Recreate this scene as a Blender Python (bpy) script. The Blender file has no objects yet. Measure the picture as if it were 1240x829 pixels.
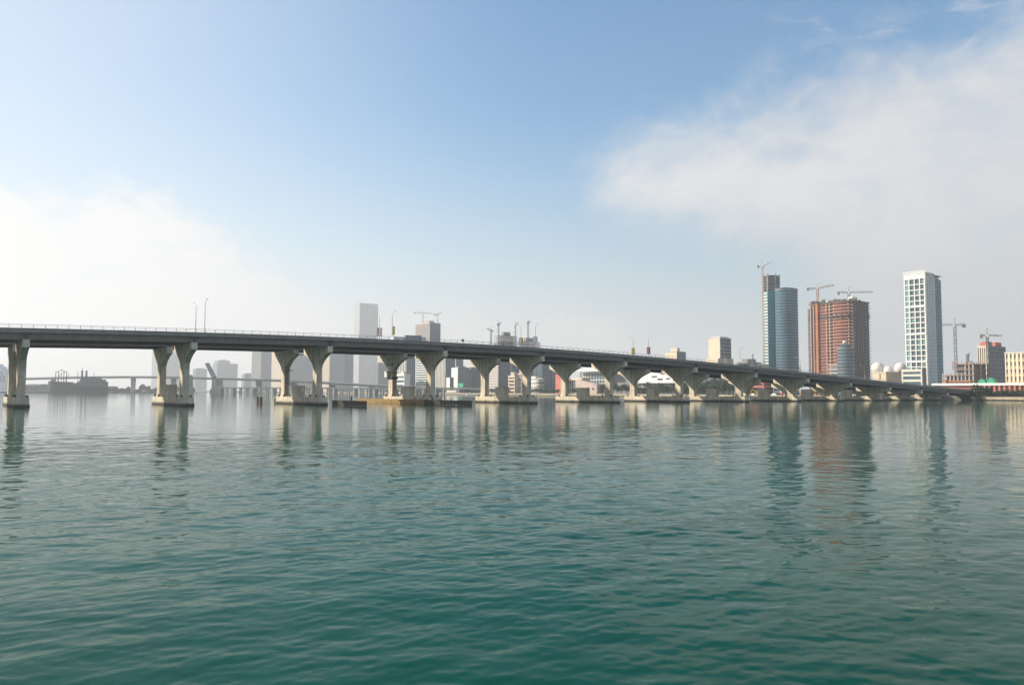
import bpy, bmesh, math, random
import numpy as np
from mathutils import Vector, Matrix
R = math.radians
random.seed(7); RNG = np.random.default_rng(11)
sc = bpy.context.scene
col = sc.collection

# ------------------------------------------------------------------ camera frame
# world axes: x runs along the road bridge towards the city, y across it away from the camera
FPX = 964.0; PHI = R(36); CH = 4.7; YH0 = 471.7; YHK = .0035
pitch = math.atan((YH0 + YHK*620 - 414.5)/FPX); roll = math.atan(YHK)
Fv = Vector((math.sin(PHI)*math.cos(pitch), math.cos(PHI)*math.cos(pitch), math.sin(pitch)))
Rv = Vector((math.cos(PHI), -math.sin(PHI), 0)); Uv = Rv.cross(Fv)
cr, sr = math.cos(roll), math.sin(roll)
R2 = cr*Rv + sr*Uv; U2 = cr*Uv - sr*Rv
FH = Vector((math.sin(PHI), math.cos(PHI), 0))
def ray(px, py): return Fv + R2*((px-620)/FPX) - U2*((py-414.5)/FPX)
def at_x(px, x, py=470):            # point of sight line px on the plane x = const
    d = ray(px, py); t = x/d.x; return Vector((x, d.y*t, 0)), t
def at_y(px, y, py=470):
    d = ray(px, py); t = y/d.y; return Vector((d.x*t, y, 0)), t
def at_z(px, Z, py=470):            # at depth Z from the camera
    d = ray(px, py); t = Z; return Vector((d.x*t, d.y*t, 0)), t
def height(px, py, t): return CH + ray(px, py).z*t
def depth(p): return p[0]*FH.x + p[1]*FH.y

cam = bpy.data.cameras.new('Camera'); co = bpy.data.objects.new('Camera', cam); col.objects.link(co)
M = Matrix((R2, U2, -Fv)).transposed().to_4x4(); M.translation = Vector((0, 0, CH)); co.matrix_world = M
cam.sensor_width = 36; cam.lens = 36*FPX/1240; cam.clip_start = .3; cam.clip_end = 40000
sc.camera = co

# ------------------------------------------------------------------ materials
MATS = {}
def mat(name, c, rough=.7, var=.12, scale=.35, metal=0., spec=.5, streak=0., tide=False, coat=0.):
    if name in MATS: return MATS[name]
    m = bpy.data.materials.new(name); m.use_nodes = True; nt = m.node_tree; N = nt.nodes; L = nt.links
    b = N['Principled BSDF']; b.inputs['Roughness'].default_value = rough; b.inputs['Metallic'].default_value = metal
    b.inputs['Specular IOR Level'].default_value = spec
    g = N.new('ShaderNodeNewGeometry')
    no = N.new('ShaderNodeTexNoise'); no.inputs['Scale'].default_value = scale; no.inputs['Detail'].default_value = 5; no.inputs['Roughness'].default_value = .65
    mp = N.new('ShaderNodeMapping'); mp.inputs['Scale'].default_value = (1, 1, 1-streak*.85)
    L.new(g.outputs['Position'], mp.inputs['Vector']); L.new(mp.outputs[0], no.inputs['Vector'])
    rp = N.new('ShaderNodeValToRGB'); e = rp.color_ramp.elements
    e[0].position = .3; e[1].position = .7
    e[0].color = (*[x*(1-var) for x in c], 1); e[1].color = (*[min(1, x*(1+var)) for x in c], 1)
    L.new(no.outputs['Fac'], rp.inputs['Fac']); out = rp.outputs['Color']
    if tide:                        # weed and wet stain in the tidal range
        sp = N.new('ShaderNodeSeparateXYZ'); L.new(g.outputs['Position'], sp.inputs[0])
        n2 = N.new('ShaderNodeTexNoise'); n2.inputs['Scale'].default_value = .9; n2.inputs['Detail'].default_value = 4
        L.new(g.outputs['Position'], n2.inputs['Vector'])
        a = N.new('ShaderNodeMath'); a.operation = 'MULTIPLY_ADD'; L.new(n2.outputs['Fac'], a.inputs[0]); a.inputs[1].default_value = -.9; L.new(sp.outputs['Z'], a.inputs[2])
        mr = N.new('ShaderNodeMapRange'); L.new(a.outputs[0], mr.inputs['Value']); mr.inputs['From Min'].default_value = .0; mr.inputs['From Max'].default_value = .75
        mx = N.new('ShaderNodeMix'); mx.data_type = 'RGBA'; L.new(mr.outputs[0], mx.inputs['Factor'])
        mx.inputs[6].default_value = (.022, .02, .014, 1); L.new(out, mx.inputs[7]); out = mx.outputs[2]
    L.new(out, b.inputs['Base Color'])
    MATS[name] = m; return m
conc = mat('weathered_concrete', (.62, .56, .44), .85, .34, .7, streak=.88, tide=True)
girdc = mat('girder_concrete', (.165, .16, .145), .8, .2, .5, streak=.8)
innerg = mat('underdeck_shade_black', (.035, .035, .034), .9, .2, .4)  # shade under the decks put into the colour of slab and inner girders
deckc = mat('parapet_concrete', (.25, .24, .22), .8, .2, .5, streak=.8)
asphalt = mat('asphalt', (.055, .055, .055), .9)
steelg = mat('galvanised_steel', (.33, .34, .35), .45, .08, 1, metal=.6)
darks = mat('dark_steel', (.035, .035, .04), .6)
timber = mat('tarred_timber', (.035, .028, .022), .85, .4, 1.2, tide=False)
timbery = mat('weathered_timber', (.31, .20, .07), .85, .5, .9)
glassd = mat('dark_glazing', (.045, .06, .075), .18, .3, .08)
glassb = mat('blue_glazing', (.05, .10, .14), .15, .25, .05)
glasst = mat('teal_glazing', (.02, .22, .29), .2, .2, .06, metal=.15)
glassu = mat('steel_blue_glazing', (.045, .15, .21), .12, .25, .05, metal=.35)
white = mat('white_paint', (.78, .78, .75), .6, .05, .1)
offw = mat('offwhite_wall', (.66, .62, .55), .75, .07, .08)
cream = mat('cream_wall', (.68, .56, .42), .75, .08, .08)
beige = mat('beige_wall', (.48, .42, .35), .8, .1, .08)
greyw = mat('grey_wall', (.22, .22, .23), .8, .1, .08)
dgrey = mat('slate_wall', (.14, .15, .17), .8, .1, .08)
bluew = mat('blue_grey_wall', (.12, .16, .21), .7, .1, .08)
paleg = mat('haze_pale_glazing', (.20, .225, .25), .4, .1, .05); palew = mat('haze_pale_wall', (.36, .37, .38), .8, .08, .05)  # haze put into the colour: paler glazing and wall for the tallest tower
pinkw = mat('pinkish_concrete', (.50, .40, .36), .8, .1, .1)
rawc = mat('raw_concrete', (.42, .40, .37), .85, .2, .25)
terr = mat('terracotta_infill', (.20, .062, .038), .85, .35, .22)
orng = mat('orange_formwork', (.44, .17, .075), .75, .25, .3)
brick = mat('red_brick', (.30, .085, .05), .85, .25, .5)
redw = mat('red_wall', (.55, .16, .13), .75, .1, .2)
yellow = mat('yellow_paint', (.75, .48, .03), .5, .1, .5)
redp = mat('red_paint', (.60, .06, .05), .5, .1, .5)
orngp = mat('orange_paint', (.75, .25, .03), .5, .1, .5)
greenn = mat('green_netting', (.03, .30, .17), .8, .3, .4)
craneb = mat('blue_grey_crane_paint', (.16, .24, .30), .5, .1, .5)
cranep = mat('faded_red_crane_paint', (.62, .36, .26), .6, .1, .5)
craneo = mat('orange_crane_paint', (.62, .30, .10), .6, .1, .5)
hullm = mat('grey_hull', (.018, .028, .042), .55, .2, .05)
shipm = mat('grey_superstructure', (.08, .095, .115), .6, .15, .1)
grassm = mat('lawn', (.10, .12, .04), .95, .35, .15)
paving = mat('promenade_paving', (.40, .36, .29), .85, .15, .2)
leafs = [mat('foliage_dark', (.022, .040, .014), .6, .45, .9), mat('foliage_olive', (.045, .058, .018), .6, .45, .9), mat('foliage_green', (.030, .056, .019), .6, .45, .9)]
bark = mat('bark', (.10, .075, .055), .9)
seawm = mat('seawall_concrete', (.52, .44, .31), .85, .2, .3, streak=.5, tide=True)

# ------------------------------------------------------------------ mesh builder
class MB:
    def __init__(s): s.v = []; s.f = []
    def add(s, vs, fs):
        n = len(s.v); s.v += [tuple(p) for p in vs]; s.f += [tuple(i+n for i in q) for q in fs]; return s
    def box(s, x0, x1, y0, y1, z0, z1):
        return s.add([(x0,y0,z0),(x1,y0,z0),(x1,y1,z0),(x0,y1,z0),(x0,y0,z1),(x1,y0,z1),(x1,y1,z1),(x0,y1,z1)],
                     [(0,3,2,1),(4,5,6,7),(0,1,5,4),(1,2,6,5),(2,3,7,6),(3,0,4,7)])
    def prism(s, poly, z0, z1):     # plan polygon (counter-clockwise), vertical
        n = len(poly)
        return s.add([(x,y,z0) for x,y in poly]+[(x,y,z1) for x,y in poly],
                     [tuple(reversed(range(n))), tuple(range(n,2*n))]+[(i,(i+1)%n,(i+1)%n+n,i+n) for i in range(n)])
    def prism_x(s, poly, x0, x1):   # polygon in (y, z), extruded along x
        n = len(poly)
        return s.add([(x0,y,z) for y,z in poly]+[(x1,y,z) for y,z in poly],
                     [tuple(reversed(range(n))), tuple(range(n,2*n))]+[(i,(i+1)%n,(i+1)%n+n,i+n) for i in range(n)])
    def prism_y(s, poly, y0, y1):   # polygon in (x, z), extruded along y
        n = len(poly)
        return s.add([(x,y0,z) for x,z in poly]+[(x,y1,z) for x,z in poly],
                     [tuple(range(n)), tuple(reversed(range(n,2*n)))]+[(i,i+n,(i+1)%n+n,(i+1)%n) for i in range(n)])
    def tube(s, p, q, r, r2=None, n=6):
        p, q = Vector(p), Vector(q); d = (q-p)
        if d.length < 1e-6: return s
        d.normalize(); a = d.orthogonal().normalized(); b = d.cross(a); r2 = r if r2 is None else r2
        vs = []
        for c, rr in ((p, r), (q, r2)):
            for i in range(n):
                t = 2*math.pi*i/n; vs.append(c + a*(rr*math.cos(t)) + b*(rr*math.sin(t)))
        return s.add(vs, [tuple(reversed(range(n))), tuple(range(n,2*n))]+[(i,(i+1)%n,(i+1)%n+n,i+n) for i in range(n)])
    def lathe(s, prof, n=24, cx=0, cy=0):
        vs = []
        for r, z in prof:
            for i in range(n): t = 2*math.pi*i/n; vs.append((cx+r*math.cos(t), cy+r*math.sin(t), z))
        fs = []
        for k in range(len(prof)-1):
            for i in range(n): j = (i+1)%n; fs.append((k*n+i, k*n+j, (k+1)*n+j, (k+1)*n+i))
        fs.append(tuple(reversed(range(n)))); fs.append(tuple(range((len(prof)-1)*n, len(prof)*n)))
        return s.add(vs, fs)
    def sweep(s, us, zf, v0, v1, d0, d1):   # bar following the road profile
        vs = []
        for u in us:
            z = zf(u); vs += [(u,v0,z+d0),(u,v1,z+d0),(u,v1,z+d1),(u,v0,z+d1)]
        fs = [(0,1,2,3)]
        for k in range(len(us)-1):
            a = 4*k; b = a+4
            fs += [(a,b,b+1,a+1),(a+1,b+1,b+2,a+2),(a+2,b+2,b+3,a+3),(a+3,b+3,b,a)]
        m = 4*(len(us)-1); fs.append((m+3,m+2,m+1,m)); return s.add(vs, fs)
    def mesh(s, name, m, smooth=False):
        me = bpy.data.meshes.new(name); me.from_pydata(s.v, [], s.f); me.materials.append(m); me.update()
        bm = bmesh.new(); bm.from_mesh(me); bmesh.ops.recalc_face_normals(bm, faces=bm.faces); bm.to_mesh(me); bm.free()
        if smooth: me.polygons.foreach_set('use_smooth', [True]*len(me.polygons))
        return me
    def build(s, name, m, parent=None, world=False, smooth=False):
        if world and parent is not None:
            l = parent.location; p = parent.parent
            while p is not None: l = l + p.location; p = p.parent
            s.v = [(x-l.x, y-l.y, z-l.z) for x, y, z in s.v]
        o = bpy.data.objects.new(name, s.mesh(name, m, smooth)); col.objects.link(o)
        if parent is not None: o.parent = parent
        return o
    def build_at(s, name, m, loc, smooth=False):    # a one-mesh thing with its origin at its base
        loc = Vector(loc); s.v = [(x-loc.x, y-loc.y, z-loc.z) for x, y, z in s.v]
        o = s.build(name, m, None, False, smooth); o.location = loc; return o
def tag(o, label=None, cat=None, group=None, kind=None):
    if label: o['label'] = label
    if cat: o['category'] = cat
    if group: o['group'] = group
    if kind: o['kind'] = kind
    return o
def thing(name, label, cat, loc=(0,0,0), rz=0., group=None):
    o = bpy.data.objects.new(name, None); col.objects.link(o); o.location = loc; o.rotation_euler = (0,0,rz)
    o.empty_display_size = 2
    return tag(o, label, cat, group)
def dup(o, parent=None):
    c = o.copy(); col.objects.link(c)
    if parent is not None: c.parent = parent
    for ch in list(o.children): dup(ch, c)
    return c

# ------------------------------------------------------------------ world, sun
ALPHA = R(46); SEL = R(29)
SUN = Vector((-math.cos(ALPHA)*math.cos(SEL), math.sin(ALPHA)*math.cos(SEL), math.sin(SEL)))
sl = bpy.data.lights.new('sun', 'SUN'); so = bpy.data.objects.new('sun', sl); col.objects.link(so)
sl.energy = 5.0; sl.angle = R(.6); sl.color = (1, .87, .70); so.rotation_euler = SUN.to_track_quat('Z', 'Y').to_euler(); so.location = SUN*500
w = bpy.data.worlds.new('World'); sc.world = w; w.use_nodes = True
nt = w.node_tree; N = nt.nodes; L = nt.links; N.clear()
def mth(op, a, b=None, c=None):
    n = N.new('ShaderNodeMath'); n.operation = op
    for i, x in enumerate((a, b, c)):
        if x is None: continue
        if isinstance(x, (int, float)): n.inputs[i].default_value = x
        else: L.new(x, n.inputs[i])
    return n.outputs[0]
def sst(x, lo, hi, a=0., b=1.):
    n = N.new('ShaderNodeMapRange'); n.interpolation_type = 'SMOOTHSTEP'; L.new(x, n.inputs['Value'])
    n.inputs['From Min'].default_value = lo; n.inputs['From Max'].default_value = hi
    n.inputs['To Min'].default_value = a; n.inputs['To Max'].default_value = b; return n.outputs[0]
def curve(x, pts):
    x0, x1 = pts[0][0], pts[-1][0]; ys = [p[1] for p in pts]; y0, y1 = min(ys), max(ys)
    t = N.new('ShaderNodeMapRange'); L.new(x, t.inputs['Value']); t.inputs['From Min'].default_value = x0; t.inputs['From Max'].default_value = x1
    fc = N.new('ShaderNodeFloatCurve'); L.new(t.outputs[0], fc.inputs['Value']); cu = fc.mapping.curves[0]
    q = [((px-x0)/(x1-x0), (py-y0)/(y1-y0)) for px, py in pts]
    cu.points[0].location = q[0]; cu.points[1].location = q[-1]
    for p in q[1:-1]: cu.points.new(*p)
    fc.mapping.update()
    return mth('MULTIPLY_ADD', fc.outputs[0], y1-y0, y0)
def mixc(f, a, b):
    n = N.new('ShaderNodeMix'); n.data_type = 'RGBA'
    if isinstance(f, (int, float)): n.inputs['Factor'].default_value = f
    else: L.new(f, n.inputs['Factor'])
    for i, x in ((6, a), (7, b)):
        if isinstance(x, tuple): n.inputs[i].default_value = (*x, 1)
        else: L.new(x, n.inputs[i])
    return n.outputs[2]
sky = N.new('ShaderNodeTexSky'); sky.sky_type = 'NISHITA'; sky.sun_disc = False; sky.sun_elevation = SEL
sky.sun_rotation = math.atan2(SUN.x, SUN.y); sky.air_density = 1.25; sky.dust_density = .35; sky.ozone_density = 4.0
SKY_S = .128
tc = N.new('ShaderNodeTexCoord')
def dot(v):
    n = N.new('ShaderNodeVectorMath'); n.operation = 'DOT_PRODUCT'; L.new(tc.outputs['Generated'], n.inputs[0]); n.inputs[1].default_value = v; return n.outputs['Value']
az = mth('MULTIPLY', mth('ARCTAN2', dot(Rv), dot(FH)), 180/math.pi)
el = mth('MULTIPLY', mth('ARCSINE', dot((0,0,1))), 180/math.pi)
def noise(scale, detail, rough=.55, stretch=1., off=0., dist=0.):
    cb = N.new('ShaderNodeCombineXYZ'); L.new(mth('MULTIPLY', az, .1), cb.inputs[0]); L.new(mth('MULTIPLY', el, .1*stretch), cb.inputs[1]); cb.inputs[2].default_value = off
    n = N.new('ShaderNodeTexNoise'); n.inputs['Scale'].default_value = scale; n.inputs['Detail'].default_value = detail; n.inputs['Roughness'].default_value = rough
    n.inputs['Distortion'].default_value = dist
    L.new(cb.outputs[0], n.inputs['Vector']); return mth('SUBTRACT', n.outputs['Fac'], .5)
n1 = noise(1.3, 6, .55, 1.4, 1.7, .3); n2 = noise(2.6, 7, .6, 1.5, 5.2, .4); n3 = noise(.7, 5, .55, 1.3, 9.1)
top_r = curve(az, [(-20, 14), (3, 16.6), (9, 18.2), (16, 20.2), (21, 21.6), (24, 22.2), (33, 22.6), (60, 24)])
bot_r = curve(az, [(-20, 22), (2.5, 17.0), (5, 14.6), (8, 12.2), (12.5, 10.3), (18, 8.6), (23, 4.5), (30, -4), (60, -8)])
up = mth('ADD', mth('SUBTRACT', top_r, el), mth('MULTIPLY', n1, 9.0)); up = mth('ADD', up, mth('MULTIPLY', n2, 6.5))
lo = mth('ADD', mth('SUBTRACT', el, bot_r), mth('MULTIPLY', n1, 7.0)); lo = mth('ADD', lo, mth('MULTIPLY', n2, 5.5))
m_r = mth('MULTIPLY', sst(up, -1.6, 5.4), sst(lo, -2.0, 4.2)); m_r = mth('MULTIPLY', m_r, .94)
thin = sst(noise(1.8, 8, .60, 1.7, 12.4, .25), -.20, .10, .76, 1.); thin = mth('MAXIMUM', thin, sst(el, 13, 6)); m_r = mth('MULTIPLY', m_r, thin)
# thin cirrus above the bank
wis = mth('MULTIPLY', sst(noise(2.0, 6, .6, 2.4, 3.3, .5), .0, .25), mth('MULTIPLY', sst(az, 12, 26), sst(el, 19, 23))); wis = mth('MULTIPLY', wis, .55)
top_l = curve(az, [(-60, 13.5), (-33, 13.2), (-27, 13.4), (-22, 12.0), (-18, 9.4), (-14, 7.0), (-9, 5.4), (-4, 5.6), (2, 6.6), (6, 6.2), (9, 3.0), (14, 1.4), (40, 1.0)])
ul = mth('ADD', mth('SUBTRACT', top_l, el), mth('MULTIPLY', n2, 8.0)); ul = mth('ADD', ul, mth('MULTIPLY', n1, 3.5))
m_l = mth('MULTIPLY', sst(ul, -.8, 3.2), sst(n2, -.25, .12, .62, .95))
veil = mth('MULTIPLY', sst(az, 4, -42), .56)                     # thin high veil towards the sun
hz = mth('MULTIPLY', sst(el, 21, -1), .82)                         # milky air near the horizon
sk = N.new('ShaderNodeVectorMath'); sk.operation = 'SCALE'; L.new(sky.outputs[0], sk.inputs[0]); sk.inputs['Scale'].default_value = SKY_S
tn = N.new('ShaderNodeVectorMath'); tn.operation = 'MULTIPLY'; L.new(sk.outputs[0], tn.inputs[0]); tn.inputs[1].default_value = (.66, 1.03, 1.12); sk = tn
clr_r = mixc(sst(el, 2, 16), (.50, .495, .505), (.80, .785, .765))
clr_r = mixc(mth('MULTIPLY_ADD', n3, 1.0, .35), clr_r, (.60, .595, .61))
clr_l = mixc(sst(az, -2, -26), (.70, .69, .68), (.86, .86, .845))
clr_h = mixc(sst(az, 25, -25), (.47, .48, .50), (.82, .82, .80))
c = mixc(veil, sk.outputs[0], (.80, .81, .83))
c = mixc(hz, c, clr_h)
c = mixc(m_l, c, clr_l)
c = mixc(wis, c, (.62, .62, .66))
c = mixc(m_r, c, clr_r)
bg = N.new('ShaderNodeBackground'); bg.inputs['Strength'].default_value = .79; L.new(c, bg.inputs['Color'])
wo = N.new('ShaderNodeOutputWorld'); L.new(bg.outputs[0], wo.inputs['Surface'])

# ------------------------------------------------------------------ water
def water():
    th = np.concatenate([np.linspace(-180, -46, 40, endpoint=False), np.linspace(-46, 46, 760, endpoint=False), np.linspace(46, 180, 40, endpoint=False)])
    th = np.radians(th); nt_ = len(th)
    r = [0.8]
    while r[-1] < 12: r.append(r[-1]*1.012)
    while r[-1] < 160: r.append(r[-1]*1.0045)
    while r[-1] < 420: r.append(r[-1]*1.0085)
    while r[-1] < 12000: r.append(r[-1]*1.09)
    r = np.array(r); nr = len(r)
    a = PHI + th
    X = r[:,None]*np.sin(a)[None,:]; Y = r[:,None]*np.cos(a)[None,:]
    Zw = np.zeros_like(X)
    nw = 130
    lam = np.exp(RNG.uniform(math.log(.28), math.log(9.), nw))
    ang = R(250) + RNG.normal(0, .75, nw)      # wind waves travelling towards the camera, spread wide
    amp = .00118*lam**.85/np.sqrt(nw/60)
    amp *= np.where(lam > 2.6, .55, 1)
    ph = RNG.uniform(0, 2*math.pi, nw)
    dr = np.gradient(r)[:,None]
    rr_ = r[:,None]*np.ones_like(X)
    band = np.interp(rr_+6*np.sin(X/17+Y/29), [0, 18, 34, 60, 110, 170, 400], [.85, .95, 1.35, 1.7, 1.3, .75, .55])
    patch = .9 + .35*np.sin(X/23+1.3*np.sin(Y/31))*np.sin(Y/41+.7+np.sin(X/37)) + .28*np.sin(X/7.3+1.7*np.sin(Y/9.1))*np.sin(Y/6.1+np.sin(X/11))
    for l, g, A, p in zip(lam, ang, amp, ph):
        k = 2*math.pi/l
        fade = np.clip((l/dr-2.0)/2., 0, 1)
        q = k*(X*math.cos(g)+Y*math.sin(g)) + p
        Zw += A*fade*(np.sin(q) + .22*np.cos(2*q))
    Zw *= patch*band
    co_ = np.stack([X, Y, Zw], -1).reshape(-1, 3)
    i = np.arange(nr-1)[:,None]*nt_; j = np.arange(nt_)[None,:]; j2 = (j+1) % nt_
    q = np.stack([i+j, i+nt_+j, i+nt_+j2, i+j2], -1).reshape(-1, 4)
    co_ = np.vstack([co_, [[0,0,0]]]); c0 = len(co_)-1
    me = bpy.data.meshes.new('water')
    me.vertices.add(len(co_)); me.vertices.foreach_set('co', co_.ravel().astype(np.float32))
    nq = len(q); tri = np.stack([np.full(nt_, c0), np.arange(nt_), (np.arange(nt_)+1) % nt_], -1)
    loops = np.concatenate([q.ravel(), tri.ravel()]).astype(np.int32)
    me.loops.add(len(loops)); me.loops.foreach_set('vertex_index', loops)
    me.polygons.add(nq+nt_)
    st = np.concatenate([np.arange(nq)*4, nq*4+np.arange(nt_)*3]).astype(np.int32)
    me.polygons.foreach_set('loop_start', st)
    me.polygons.foreach_set('use_smooth', np.ones(nq+nt_, bool)); me.update(calc_edges=True); me.validate()
    if me.polygons[0].normal.z < 0: me.flip_normals()
    m = bpy.data.materials.new('bay_water'); m.use_nodes = True; T = m.node_tree; b = T.nodes['Principled BSDF']
    b.inputs['Roughness'].default_value = .04; b.inputs['IOR'].default_value = 1.115
    g = T.nodes.new('ShaderNodeNewGeometry')
    nn = T.nodes.new('ShaderNodeTexNoise'); nn.inputs['Scale'].default_value = .03; nn.inputs['Detail'].default_value = 3
    T.links.new(g.outputs['Position'], nn.inputs['Vector'])
    rp = T.nodes.new('ShaderNodeValToRGB'); rp.color_ramp.elements[0].position = .35; rp.color_ramp.elements[1].position = .65
    rp.color_ramp.elements[0].color = (.0001, .049, .033, 1); rp.color_ramp.elements[1].color = (.0003, .074, .052, 1)
    T.links.new(nn.outputs['Fac'], rp.inputs['Fac']); T.links.new(rp.outputs['Color'], b.inputs['Base Color'])
    hs = None
    for s_, d_, w_ in ((.55, 3, .26), (2.6, 4, .13)):
        mp = T.nodes.new('ShaderNodeMapping'); mp.vector_type = 'POINT'; mp.inputs['Rotation'].default_value = (0,0,PHI); mp.inputs['Scale'].default_value = (.55, 1, 1)
        T.links.new(g.outputs['Position'], mp.inputs['Vector'])
        no = T.nodes.new('ShaderNodeTexNoise'); no.inputs['Scale'].default_value = s_; no.inputs['Detail'].default_value = d_; no.inputs['Roughness'].default_value = .5
        T.links.new(mp.outputs[0], no.inputs['Vector'])
        k = T.nodes.new('ShaderNodeMath'); k.operation = 'MULTIPLY'; k.inputs[1].default_value = w_; T.links.new(no.outputs['Fac'], k.inputs[0])
        if hs is None: hs = k.outputs[0]
        else:
            ad = T.nodes.new('ShaderNodeMath'); T.links.new(hs, ad.inputs[0]); T.links.new(k.outputs[0], ad.inputs[1]); hs = ad.outputs[0]
    bp = T.nodes.new('ShaderNodeBump'); bp.inputs['Strength'].default_value = 1.0; bp.inputs['Distance'].default_value = .075
    T.links.new(hs, bp.inputs['Height']); T.links.new(bp.outputs[0], b.inputs['Normal'])
    me.materials.append(m)
    o = bpy.data.objects.new('water', me); col.objects.link(o); tag(o, kind='structure')
    return o
water()

# ------------------------------------------------------------------ ground and shore
SH = 580.
mb = MB(); mb.prism([(547, -300), (6500, -300), (6500, 6500), (SH, 6500), (SH, 244), (547, 244)], -2, 1.6)
tag(mb.build('ground', grassm), kind='structure')
mb = MB(); mb.box(SH+2.2, SH+16, 297, 1400, 1.604, 1.66); tag(mb.build('promenade', paving), kind='structure')
mb = MB(); mb.prism([(-2500, 1475), (300, 1475), (330, 1520), (330, 6400), (-2500, 6400)], -2, 1.8)
tag(mb.build('port_ground', mat('port_ground', (.14, .15, .13), .9)), kind='structure')
mb = MB(); mb.prism_x([(262,-2),(262,2.2),(SH and 1400,2.2),(1400,-2)], SH-.9, SH+.6)
mb.prism_x([(-299,-2),(-299,2.2),(244.1,2.2),(244.1,-2)], 546.2, 547.6); mb.prism_x([(262,2.2),(262,2.55),(1400,2.55),(1400,2.2)], SH-1.2, SH+.9)
mb.prism_x([(-299,2.2),(-299,2.5),(244,2.5),(244,2.2)], 545.9, 547.9)
tag(mb.build_at('seawall', seawm, (SH, 500, 0)), 'long cream concrete seawall along the far city shore', 'seawall')

# ------------------------------------------------------------------ the road bridge
PU = [-66., -23.5, 19.5, 62., 104.5, 148.3, 192.6, 237.4, 281.8, 325.4, 368.4, 408., 448.7, 484.4, 517.]
prof = np.array([(-140, 17.2), (-60, 18.9), (14, 20.5), (65, 21.75), (105, 22.4), (145, 22.4), (210, 21.35), (280, 18.75), (376, 14.45), (468, 10.3), (545, 7.0), (620, 4.2), (700, 2.7)])
from numpy.polynomial import polynomial as PL
_pc = np.polyfit(prof[:,0]/300, prof[:,1], 5)
def zt(u): return float(np.polyval(_pc, u/300.)) if u < 560 else float(np.polyval(_pc, 560/300.))-(u-560)*.040
DECKS = ((244., 266.), (274., 296.)); COLV = (255., 285.)
UEND = 640.
bridge = thing('road_bridge', 'long concrete road bridge with twin decks on flared double piers crossing the bay', 'bridge', (250, 270, 0))
edges = [-112.]+PU+[574.]
us = np.linspace(-112, UEND, 190)
for (v0, v1) in DECKS:
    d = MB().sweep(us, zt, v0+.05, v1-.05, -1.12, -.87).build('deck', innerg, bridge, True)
    MB().sweep(us, zt, v0+.6, v1-.6, -.868, -.80).build('road_surface', asphalt, d, True)
    for va, vb in ((v0, v0+.42), (v1-.42, v1)):
        p = MB(); p.sweep(us, zt, va, vb, -1.2, 0.0); p.sweep(us, zt, va-.07, vb+.07, -.14, .02)
        p.build('parapet', deckc, d, True)
        h = MB(); vm = (va+vb)/2
        h.sweep(us, zt, vm-.05, vm+.05, .92, 1.02); h.sweep(us, zt, vm-.03, vm+.03, .48, .54)
        u = -111.
        while u < UEND-1:
            z = zt(u); h.box(u-.06, u+.06, vm-.06, vm+.06, z, z+.98); u += 2.75
        h.build('handrail', steelg, d, True)
    for k in range(7):
        vc = v0+1.0+k*(v1-v0-2.0)/6
        g = MB()
        for a, b in zip(edges[:-1], edges[1:]):
            uu = np.linspace(a+.28, b-.28, 9)
            g.sweep(uu, zt, vc-.5, vc+.5, -1.36, -1.14); g.sweep(uu, zt, vc-.14, vc+.14, -2.62, -1.36); g.sweep(uu, zt, vc-.42, vc+.42, -2.98, -2.62)
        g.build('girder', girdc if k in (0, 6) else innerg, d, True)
    for u in PU:
        z = zt(u); dia = MB()
        for s in (-1, 1): dia.box(u+s*1.1-.18, u+s*1.1+.18, v0+1.3, v1-1.3, z-2.6, z-1.2)
        dia.box(u-1.25, u+1.25, v0+.35, v0+.72, z-1.75, z-1.3)
        dia.box(u-1.0, u+1.0, v0+1.3, v1-1.3, z-2.5, z-2.2)
        dia.box(u-.2, u+.2, v0+.3, v0+1.4, z-2.9, z-1.3)
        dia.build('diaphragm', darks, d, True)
FOOT = 2.65
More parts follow.
